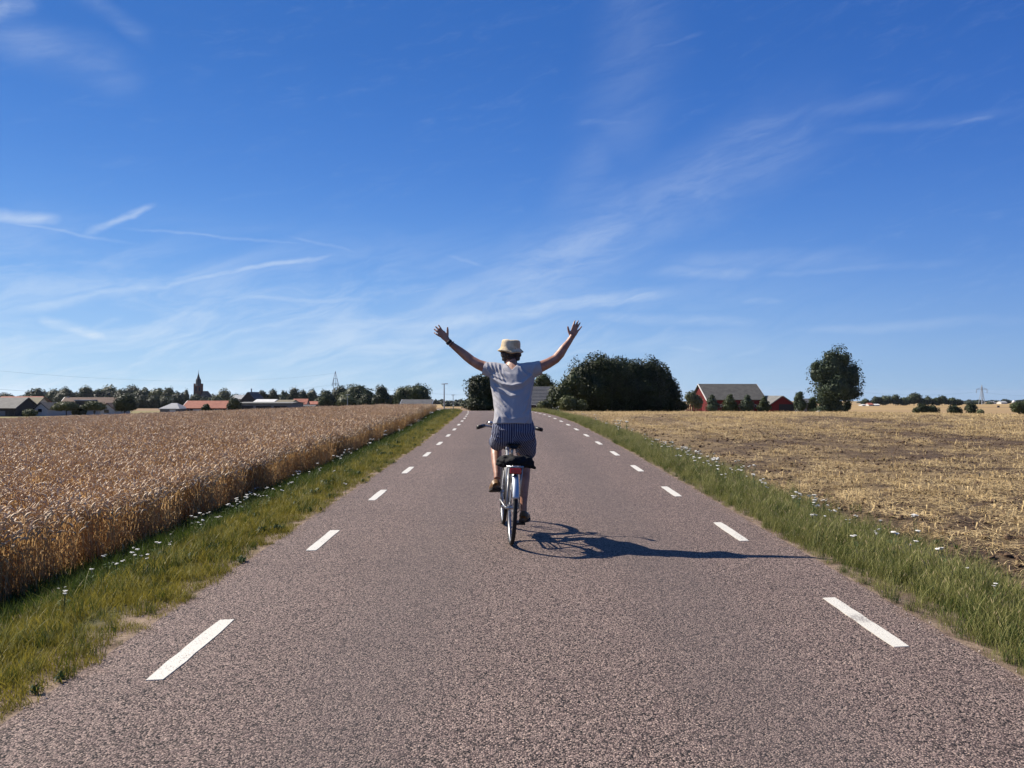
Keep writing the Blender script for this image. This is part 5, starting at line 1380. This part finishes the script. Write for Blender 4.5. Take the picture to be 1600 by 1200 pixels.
N = [(799.5, 582, 7.60, .055), (799.5, 577, 7.612, .066), (798.5, 568, 7.645, .054), (798, 560, 7.665, .054), (798, 553, 7.68, .06)]
b.tube(sect(N), [a[3] for a in N], 16)
# head: skull, jaw, nose, brow, ears
hc = P3(798.5, 549, 7.69)
b.ball(hc + Vector((0, .004, .012)), (.074, .084, .092), 20)
b.tube([hc + Vector((0, .03, -.02)), hc + Vector((0, .045, -.075)), hc + Vector((0, .055, -.105))], [(.066, .062), (.052, .045), (.028, .026)], 14, up=X)
b.tube([hc + Vector((0, .085, .025)), hc + Vector((0, .112, -.012)), hc + Vector((0, .092, -.02))], [.010, .014, .010], 8)
b.ball(hc + Vector((0, .088, -.048)), (.026, .012, .010), 8); b.tube([hc + Vector((-.045, .078, .032)), hc + Vector((.045, .078, .032))], .010, 8)
for s in (-1, 1): b.ball(hc + Vector((s * .080, .0, -.005)), (.010, .019, .031), 10)
# arms with hands
def arm(L): b.tube(sect(L), [a[3] * PXM for a in L], 14)
def cap(L):  # rounded end
    for a in (L[0], L[-1]): b.ball(P3(*a[:3]), a[3] * PXM, 10)
AL = [(786, 583, 7.60, 11), (770, 578, 7.60, 10.5), (757, 573, 7.60, 9.0), (746, 568.5, 7.61, 8.0), (736, 562.5, 7.63, 7.4), (728, 556, 7.65, 7.4), (717, 547, 7.66, 6.3), (706, 538.5, 7.68, 4.9), (700, 533, 7.69, 4.3), (696, 528.5, 7.69, 4.5)]
AR = [(814, 583, 7.60, 11), (830, 579, 7.60, 10.5), (843, 574, 7.60, 9.0), (856, 568, 7.61, 8.0), (868, 561, 7.63, 7.3), (875, 553, 7.65, 7.3), (881, 544, 7.66, 6.2), (888, 535, 7.68, 4.9), (892, 529, 7.69, 4.3), (894.5, 525, 7.69, 4.5)]
arm(AL); arm(AR)
def hand(wr, kn, fingers, thumb, hw):
    W_, K = P3(*wr), P3(*kn); ax_ = (K - W_).normalized(); side = Vector((0, 1, 0)).cross(ax_).normalized()
    b.tube([W_ - ax_ * .01, W_ + ax_ * .02, (W_ + K) / 2, K, K + ax_ * .008], [(.026, .016), (.030, .016), (hw * .94, .0155), (hw, .0135), (hw * .9, .010)], 16, up=side)
    for (b0, t0, r, bend) in fingers:
        B0, T0 = P3(b0[0], b0[1], 7.70), P3(t0[0], t0[1], 7.70 + bend); mid = B0.lerp(T0, .5) + Vector((0, -.006, 0)); root = B0 - (T0 - B0).normalized() * .018
        b.tube([root, B0, B0.lerp(T0, .25) + Vector((0, -.004, 0)), mid, B0.lerp(T0, .78), T0], [r * .9, r * 1.08, r, r * 1.04, r * .92, r * .72], 10); b.ball(T0, r * .75, 8)
    t0, t1, t2 = [P3(a, c, 7.70) for a, c in thumb]; b.tube([t0, t1, t1.lerp(t2, .5), t2], [.018, .0125, .0115, .0085], 10); b.ball(t2, .0088, 8)
hand((699, 531.5, 7.69), (688.5, 519.5, 7.70), [((690, 516), (683.6, 506.4), .0095, .015), ((688.2, 518.2), (679, 508.8), .0098, .02), ((686, 520.6), (676.7, 512.8), .0093, .02), ((684, 523.4), (676.6, 518.4), .0084, .025)], [(697, 527.5), (698.2, 519), (698, 510.4)], .039)
hand((893, 527, 7.69), (898, 517.5, 7.70), [((893.4, 514.8), (898.0, 501.4), .0095, .015), ((896.4, 515.2), (903.0, 501.8), .0098, .02), ((899.4, 516.2), (906.0, 504.8), .0093, .02), ((902, 518.4), (908.6, 510.3), .0084, .03)], [(891.5, 524), (888.4, 518), (886.8, 511)], .036)
# legs and feet (bare ankles)
LL = [(788, 684, 7.48, .088), (782, 688, 7.68, .078), (776, 693, 7.90, .062), (775.5, 700, 7.92, .056), (775.5, 712, 7.84, .056), (776, 726, 7.75, .045), (777, 741, 7.66, .034), (777, 748, 7.63, .034)]
LR = [(816, 686, 7.48, .092), (819, 702, 7.64, .080), (821, 720, 7.80, .062), (820.5, 730, 7.80, .056), (819.5, 748, 7.74, .052), (818.5, 770, 7.68, .042), (818, 790, 7.64, .033), (818, 800, 7.63, .034)]
for L in (LL, LR): b.tube(sect(L), [a[3] for a in L], 16)
lh = P3(776, 754, 7.62); rh = P3(818, 805, 7.64)
b.tube([lh + Vector((0, -.02, .01)), lh + Vector((0, .06, -.005)), lh + Vector((-.005, .17, -.03))], [(.034, .03), (.036, .028), (.04, .02)], 12, up=X)
b.tube([rh + Vector((0, -.02, .01)), rh + Vector((0, .06, .0)), rh + Vector((.005, .17, -.012))], [(.034, .03), (.036, .028), (.04, .02)], 12, up=X)
pme = remesh(b, .0048, 3, 'person', M_SKIN); twist(pme)
person = link('person', pme)
tag(person, 'cyclist in bucket hat, pale t-shirt and striped shorts riding away with both arms raised', 'person')
# t-shirt ------------------------------------------------------------
def shirt_mat():
    m = mat('pale_grey_cotton', (.44, .435, .465), .9, var=.06, vscale=9, spec=.15, bump=.0012, bscale=260); return m
M_SHIRT = shirt_mat()
q = MB()
TS = [(801, 663, 7.45, 31.5, .150), (801, 655, 7.455, 29.5, .140), (801, 642, 7.48, 28.5, .130), (800.5, 622, 7.53, 30, .128), (800, 603, 7.57, 33.5, .130), (800, 590, 7.59, 35.5, .122), (800, 580, 7.61, 33, .105), (799.5, 573.5, 7.63, 22, .085), (799, 570.5, 7.635, 12, .066)]
q.tube(sect(TS), [(a[3] * PXM, a[4]) for a in TS], 32, up=X)
for pts in ([(789, 582, 7.61, .092, .085), (774, 579, 7.605, .084, .082), (762, 576.5, 7.60, .073, .074), (754.5, 574.5, 7.60, .067, .068)], [(811, 582, 7.61, .092, .085), (826, 579, 7.605, .084, .082), (837, 576.5, 7.60, .073, .074), (845, 574.5, 7.60, .067, .068)]):
    q.tube(sect(pts), [(a[3], a[4]) for a in pts], 20, up=(0, 1, 0))
sme = remesh(q, .0055, 6, 't_shirt', M_SHIRT)
twist(sme); v = getv(sme); n = getn(sme)
px = 800 + v[:, 0] / v[:, 1] * F; py = HOR - (v[:, 2] - EYE) / v[:, 1] * F
def ridge(d, w): return np.exp(-(d / w) ** 2)
back = np.clip(-n[:, 1] * 1.6, 0, 1)
disp = np.zeros(len(v))
def fold(pts, w, amp, taper=True):
    global disp
    P = np.array(pts, dtype=float); best = np.full(len(v), 1e9); tt = np.zeros(len(v)); L = len(P) - 1
    for i in range(L):
        a, c = P[i], P[i + 1]; dd = c - a; t_ = np.clip(((px - a[0]) * dd[0] + (py - a[1]) * dd[1]) / (dd @ dd), 0, 1)
        dist = np.hypot(px - a[0] - t_ * dd[0], py - a[1] - t_ * dd[1]); k = dist < best; best = np.where(k, dist, best); tt = np.where(k, (i + t_) / L, tt)
    e = np.sin(np.pi * np.clip(tt, .02, .98)) ** .5 if taper else 1
    disp += 1.5 * amp * ridge(best, w * .85) * e * back
# the cloth hangs in a deep U between the shoulder blades, with drag folds from armpits and side
fold([(762, 586), (772, 592), (786, 600), (800, 603), (814, 600), (825, 591), (832, 582)], 3.0, .013)
fold([(766, 594), (780, 606), (798, 611), (816, 608), (828, 598)], 3.4, -.008)
fold([(770, 600), (784, 612), (798, 619), (812, 617)], 2.6, .007)
fold([(766, 582), (779, 590), (790, 595)], 2.2, .010); fold([(776, 572), (784, 582), (792, 590)], 2.0, .009); fold([(783, 571), (789, 579), (795, 583)], 1.6, -.007)
fold([(768, 604), (776, 618), (788, 634)], 2.2, .008); fold([(770, 618), (776, 632), (786, 648)], 2.0, .007); fold([(769, 596), (775, 604), (790, 612)], 1.8, .007)
fold([(830, 604), (826, 622), (820, 640)], 2.2, .007); fold([(828, 640), (824, 650), (826, 662)], 2.2, .008); fold([(774, 640), (780, 652), (776, 662)], 2.4, .008)
fold([(812, 570), (816, 580), (824, 588)], 2.0, .007); fold([(838, 568), (832, 580), (829, 592)], 2.0, .007); fold([(758, 568), (762, 578), (768, 588)], 1.6, .006); fold([(764, 567), (768, 577), (773, 586)], 1.4, -.006)
fold([(792, 606), (796, 632), (798, 660)], 7, -.004); fold([(784, 650), (800, 655), (818, 652)], 2.6, .004)
vee = (py < 570.5 + (7.5 - np.abs(px - 799.5)) * .95) & (np.abs(px - 799.5) < 7.5)
disp = np.where(vee & (n[:, 1] < .2), -.045, disp)
for k_ in range(9):
    x0 = 757 + k_ * 3.1; fold([(x0, 566 + .2 * k_), (x0 + 3.5, 577 + .9 * k_), (x0 + 10, 588 + 1.3 * k_)], .95, (.0055 if k_ % 2 else -.0045))
for x0, y0, L_ in ((769, 606, 16), (772, 613, 17), (771, 622, 20), (774, 630, 22)):
    fold([(x0, y0), (x0 + L_ * .45, y0 + L_ * .5), (x0 + L_, y0 + L_ * 1.25)], 1.1, .0065)
for x0, y0 in ((829, 612), (826, 628), (828, 646)): fold([(x0, y0), (x0 - 5, y0 + 12), (x0 - 12, y0 + 20)], 1.2, .005)
ns = np.array([mnoise.fractal(Vector((float(a[0]) * 9, float(a[1]) * 6, float(a[2]) * 5)), 1, 2, 3) for a in v]) * .0055
disp += ns
setv(sme, v + n * disp[:, None])
shirt = link('t_shirt', sme, person); shirt['label'] = 'pale grey t-shirt with sagging folds across the back'
# v-neck collar band
cb = MB(); cpts = []
for i in range(20):
    a = 2 * math.pi * i / 20; c0 = P3(798.7, 571.5, 7.64); dz = -.050 * max(0, -math.sin(a)) ** 2.5 + .012
    cpts.append(c0 + Vector((.066 * math.cos(a), .062 * math.sin(a) - (.045 * max(0, -math.sin(a)) ** 2), dz)))
cb.tube(cpts, .0065, 6, closed=True); cb.build('collar', M_SHIRT, shirt, True)
# shorts ---------------------------------------------------------------
def shorts_mat():
    m = bpy.data.materials.new('navy_striped_cotton'); m.use_nodes = True; t = NT(m.node_tree); o = t.n('ShaderNodeOutputMaterial'); p = t.n('ShaderNodeBsdfPrincipled'); t.put(o.inputs[0], p.outputs[0])
    u_ = t.n('ShaderNodeAttribute', attribute_name='stripe').outputs['Fac']
    w = t.m('ABSOLUTE', t.m('SUBTRACT', t.m('FRACT', u_), .5))
    f = t.ramp(w, .14, .09)
    t.put(p.inputs['Base Color'], t.mix(f, (.006, .010, .046), (.32, .34, .42))); p.inputs['Roughness'].default_value = .9
    return m
M_SHORTS = shorts_mat()
q = MB()
SH = [(801, 654, 7.455, 29, .130), (801.5, 662, 7.455, 31.5, .145), (802, 672, 7.455, 34, .155), (802.5, 682, 7.465, 34, .15), (802, 690, 7.49, 28, .12)]
q.tube(sect(SH), [(a[3] * PXM, a[4]) for a in SH], 28, up=X)
q.tube(sect([(787, 681, 7.48), (782, 686, 7.62), (778, 690, 7.74), (777, 691, 7.80)]), [.108, .098, .088, .086], 20)
q.tube(sect([(816, 684, 7.48), (820, 692, 7.58), (821.5, 700, 7.67), (822, 707, 7.73)]), [.116, .116, .108, .100], 20)
hme = remesh(q, .0085, 4, 'shorts', M_SHORTS)
v = getv(hme); n = getn(hme)
px = 800 + v[:, 0] / v[:, 1] * F; py = HOR - (v[:, 2] - EYE) / v[:, 1] * F
back = np.clip(-n[:, 1] * 1.6 + .3, 0, 1); disp = np.zeros(len(v))
fold([(774, 664), (782, 672), (793, 673)], 1.8, .009); fold([(770, 674), (776, 682), (786, 684)], 1.8, .008); fold([(768, 684), (776, 690), (784, 692)], 1.6, .008)
fold([(834, 674), (836, 690), (830, 704)], 2.4, .006); fold([(806, 672), (818, 678), (832, 676)], 3, .004); fold([(802, 664), (801, 676), (800, 688)], 2.2, -.014)
disp += np.array([mnoise.fractal(Vector((float(a[0]) * 12, float(a[1]) * 9, float(a[2]) * 11)), 1, 2, 3) for a in v]) * .006
# stripes follow the cloth: straight down over the seat, slanting along each thigh
xr = v[:, 0] - .01; dz = v[:, 2] - 1.12
slant = np.where((xr > 0) & (dz < 0), dz * .55 * np.clip(-dz * 14, 0, 1), 0)
at_ = hme.attributes.new('stripe', 'FLOAT', 'POINT'); at_.data.foreach_set('value', ((xr * 1.1 - slant) / .0185 + 50).astype(np.float32))
setv(hme, v + n * disp[:, None])
so = link('shorts', hme, person); so['label'] = 'loose navy shorts with thin white stripes'
# hair, hat --------------------------------------------------------------
M_HAIR = mat('dark_brown_hair', (.022, .012, .008), .55, var=.5, vscale=60, bump=.004, bscale=120, spec=.4)
q = MB(); r = random.Random(4)
q.ball(hc + Vector((0, -.010, -.022)), (.082, .088, .055), 16)
for i in range(280):
    a = r.uniform(math.pi * .98, math.pi * 2.02); zz = r.uniform(-.082, -.018); k = .98 if zz > -.045 else .84
    q.ball(hc + Vector((.092 * math.cos(a) * k, .098 * math.sin(a) * k - .006, zz)), r.uniform(.011, .018), 6)
for i in range(70):
    a = r.uniform(math.pi * 1.15, math.pi * 1.85); zz = r.uniform(-.125, -.06); q.ball(hc + Vector(((.062 + .25 * (zz + .125)) * math.cos(a) , .02 + .09 * math.sin(a), zz)), r.uniform(.009, .014), 6)
hair = link('hair', remesh(q, .004, 1, 'hair', M_HAIR), person)
M_HAT = mat('sand_canvas', (.84, .70, .48), .92, col2=(.60, .47, .29), vscale=11, bump=.003, bscale=35, spec=.1)
q = MB(); base = P3(797.6, 546.5, 7.692)
def wobble(rr, hh, a, i):
    k = 1 + .03 * math.sin(2 * a + .6) + .018 * math.sin(5 * a + i) + .012 * math.sin(9 * a + 2 * i)
    z = hh + (.010 * math.sin(2 * a + 1.0) + .005 * math.sin(5 * a)) * (1 if rr > .1 else .35)
    return rr * k, z
prof = [(.118, -.030), (.127, -.024), (.129, -.020), (.116, -.010), (.102, .006), (.097, .014), (.096, .030), (.094, .060), (.090, .082), (.082, .094), (.06, .099), (.03, .097), (.004, .094)]
inner = [(.004, .088), (.06, .092), (.086, .078), (.090, .03), (.092, .008), (.112, -.020)]
q.lathe(prof + inner, 40, Matrix.Translation(base) @ Matrix.Rotation(math.radians(3), 4, 'Y') @ Matrix.Scale(1.12, 4, (0, 1, 0)), True, wobble)
hat = q.build('bucket_hat', M_HAT, person, True); hat['label'] = 'sand coloured crumpled bucket hat'
# wristwear ----------------------------------------------------------------
def band(a, c, d, r, w, m, name, lab=None):
    A, C = P3(a[0], a[1], d), P3(c[0], c[1], d); ax_ = (C - A).normalized(); q = MB()
    o_ = A; q.tube([o_ - ax_ * w / 2, o_ - ax_ * w / 2 * .9, o_ + ax_ * w / 2 * .9, o_ + ax_ * w / 2], [r * .96, r * 1.06, r * 1.06, r * .96], 18)
    o = q.build(name, m, person, True)
    if lab: o['label'] = lab
band((701.5, 534.5), (698, 531), 7.685, .0305, .026, M_BLACK, 'wristwatch', 'black watch on the raised left wrist')
band((705.5, 537.5), (698, 531), 7.68, .032, .007, mat('woven_bracelet', (.10, .05, .04), .9), 'bracelet')
band((890.8, 530.5), (894, 526), 7.69, .0295, .007, mat('pale_cord', (.6, .52, .42), .8), 'bracelet')
# shoes --------------------------------------------------------------------
M_CLOG = mat('brown_leather', (.20, .105, .045), .5, var=.35, vscale=25, spec=.4); M_SOLE = mat('dark_sole', (.03, .022, .018), .85)
def shoe(h, pitch, yaw, lab):
    R = Matrix.Rotation(yaw, 3, 'Z') @ Matrix.Rotation(pitch, 3, 'X')
    up = [(-.045, .034, .012, .030), (-.035, .043, .030, .045), (.0, .047, .034, .052), (.06, .049, .030, .048), (.12, .054, .024, .040), (.18, .053, .016, .032), (.215, .040, .008, .02), (.228, .015, .0, .008)]
    q = MB(); V = []; Fs = []; n = 16
    for y, hw, zc, hh in up:
        for k in range(n):
            a = 2 * math.pi * k / n; V.append(h + R @ Vector((hw * math.cos(a), y, zc + hh * math.sin(a) - .03)))
    for i in range(len(up) - 1):
        for k in range(n): Fs.append((i * n + k, i * n + (k + 1) % n, i * n + n + (k + 1) % n, i * n + n + k))
    Fs += [tuple(range(n)), tuple((len(up) - 1) * n + k for k in range(n))]; q.add(V, Fs); o = q.build('shoe', M_CLOG, person, True); o['label'] = lab
    q = MB(); V = []; Fs = []
    for y, hw, zc, hh in up:
        w = hw * 1.04
        for (x, z) in ((-w, -.052), (w, -.052), (w, -.034), (-w, -.034)): V.append(h + R @ Vector((x, y, z + (.004 if y > .18 else 0))))
    for i in range(len(up) - 1):
        for k in range(4): Fs.append((i * 4 + k, i * 4 + (k + 1) % 4, i * 4 + 4 + (k + 1) % 4, i * 4 + 4 + k))
    Fs += [(0, 1, 2, 3), (28, 29, 30, 31)]; q.add(V, Fs); q.build('sole', M_SOLE, o)
shoe(P3(774.5, 757, 7.60), math.radians(-14), math.radians(6), 'brown leather shoe on the raised left pedal')
shoe(P3(818.5, 806.5, 7.60), math.radians(-3), math.radians(-5), 'brown leather shoe on the lowered right pedal')
# black jacket bundled on the rack --------------------------------------------
M_JACK = mat('black_cloth', (.010, .010, .012), .85, var=.3, vscale=30, bump=.004, bscale=30, spec=.2)
q = MB()
J = [(779, 724, 7.27, .012, .03), (783, 722, 7.24, .05, .06), (792, 720, 7.20, .062, .09), (803, 720, 7.18, .055, .10), (815, 722, 7.20, .066, .09), (824, 722, 7.22, .062, .07), (831, 726, 7.24, .040, .045), (837, 732, 7.25, .006, .02)]
q.tube(sect(J), [(a[3], a[4]) for a in J], 18, up=(0, 0, 1))
jme = remesh(q, .008, 2, 'black_jacket', M_JACK); v = getv(jme); n = getn(jme)
disp = np.array([mnoise.fractal(Vector((float(a[0]) * 14, float(a[1]) * 10, float(a[2]) * 22)), 1, 2, 4) for a in v]) * .016
v2 = v + n * disp[:, None]; jb = zroad(7.2) + .742 + .006
# it sags over the rack: nothing pushes through the rails
inside = (np.abs(v2[:, 0] - .02) < .07); v2[:, 2] = np.where(inside, np.maximum(v2[:, 2], jb), v2[:, 2])
setv(jme, v2)
jk = link('black_jacket', jme); tag(jk, 'crumpled black jacket draped over the rear rack of the bicycle', 'jacket')

# ------------------------------------------------------------ summer haze over the far fields
hm = bpy.data.materials.new('summer_haze'); hm.use_nodes = True
t = NT(hm.node_tree); pv = t.n('ShaderNodeVolumePrincipled'); o_ = t.n('ShaderNodeOutputMaterial')
pv.inputs['Color'].default_value = (.78, .88, 1.0, 1); pv.inputs['Density'].default_value = .00003; pv.inputs['Anisotropy'].default_value = .3
t.put(o_.inputs['Volume'], pv.outputs[0])
q = MB(); q.box((0, 4450, -30), (19500, 9900, 130)); hz = q.build('haze', hm); hz['kind'] = 'stuff'
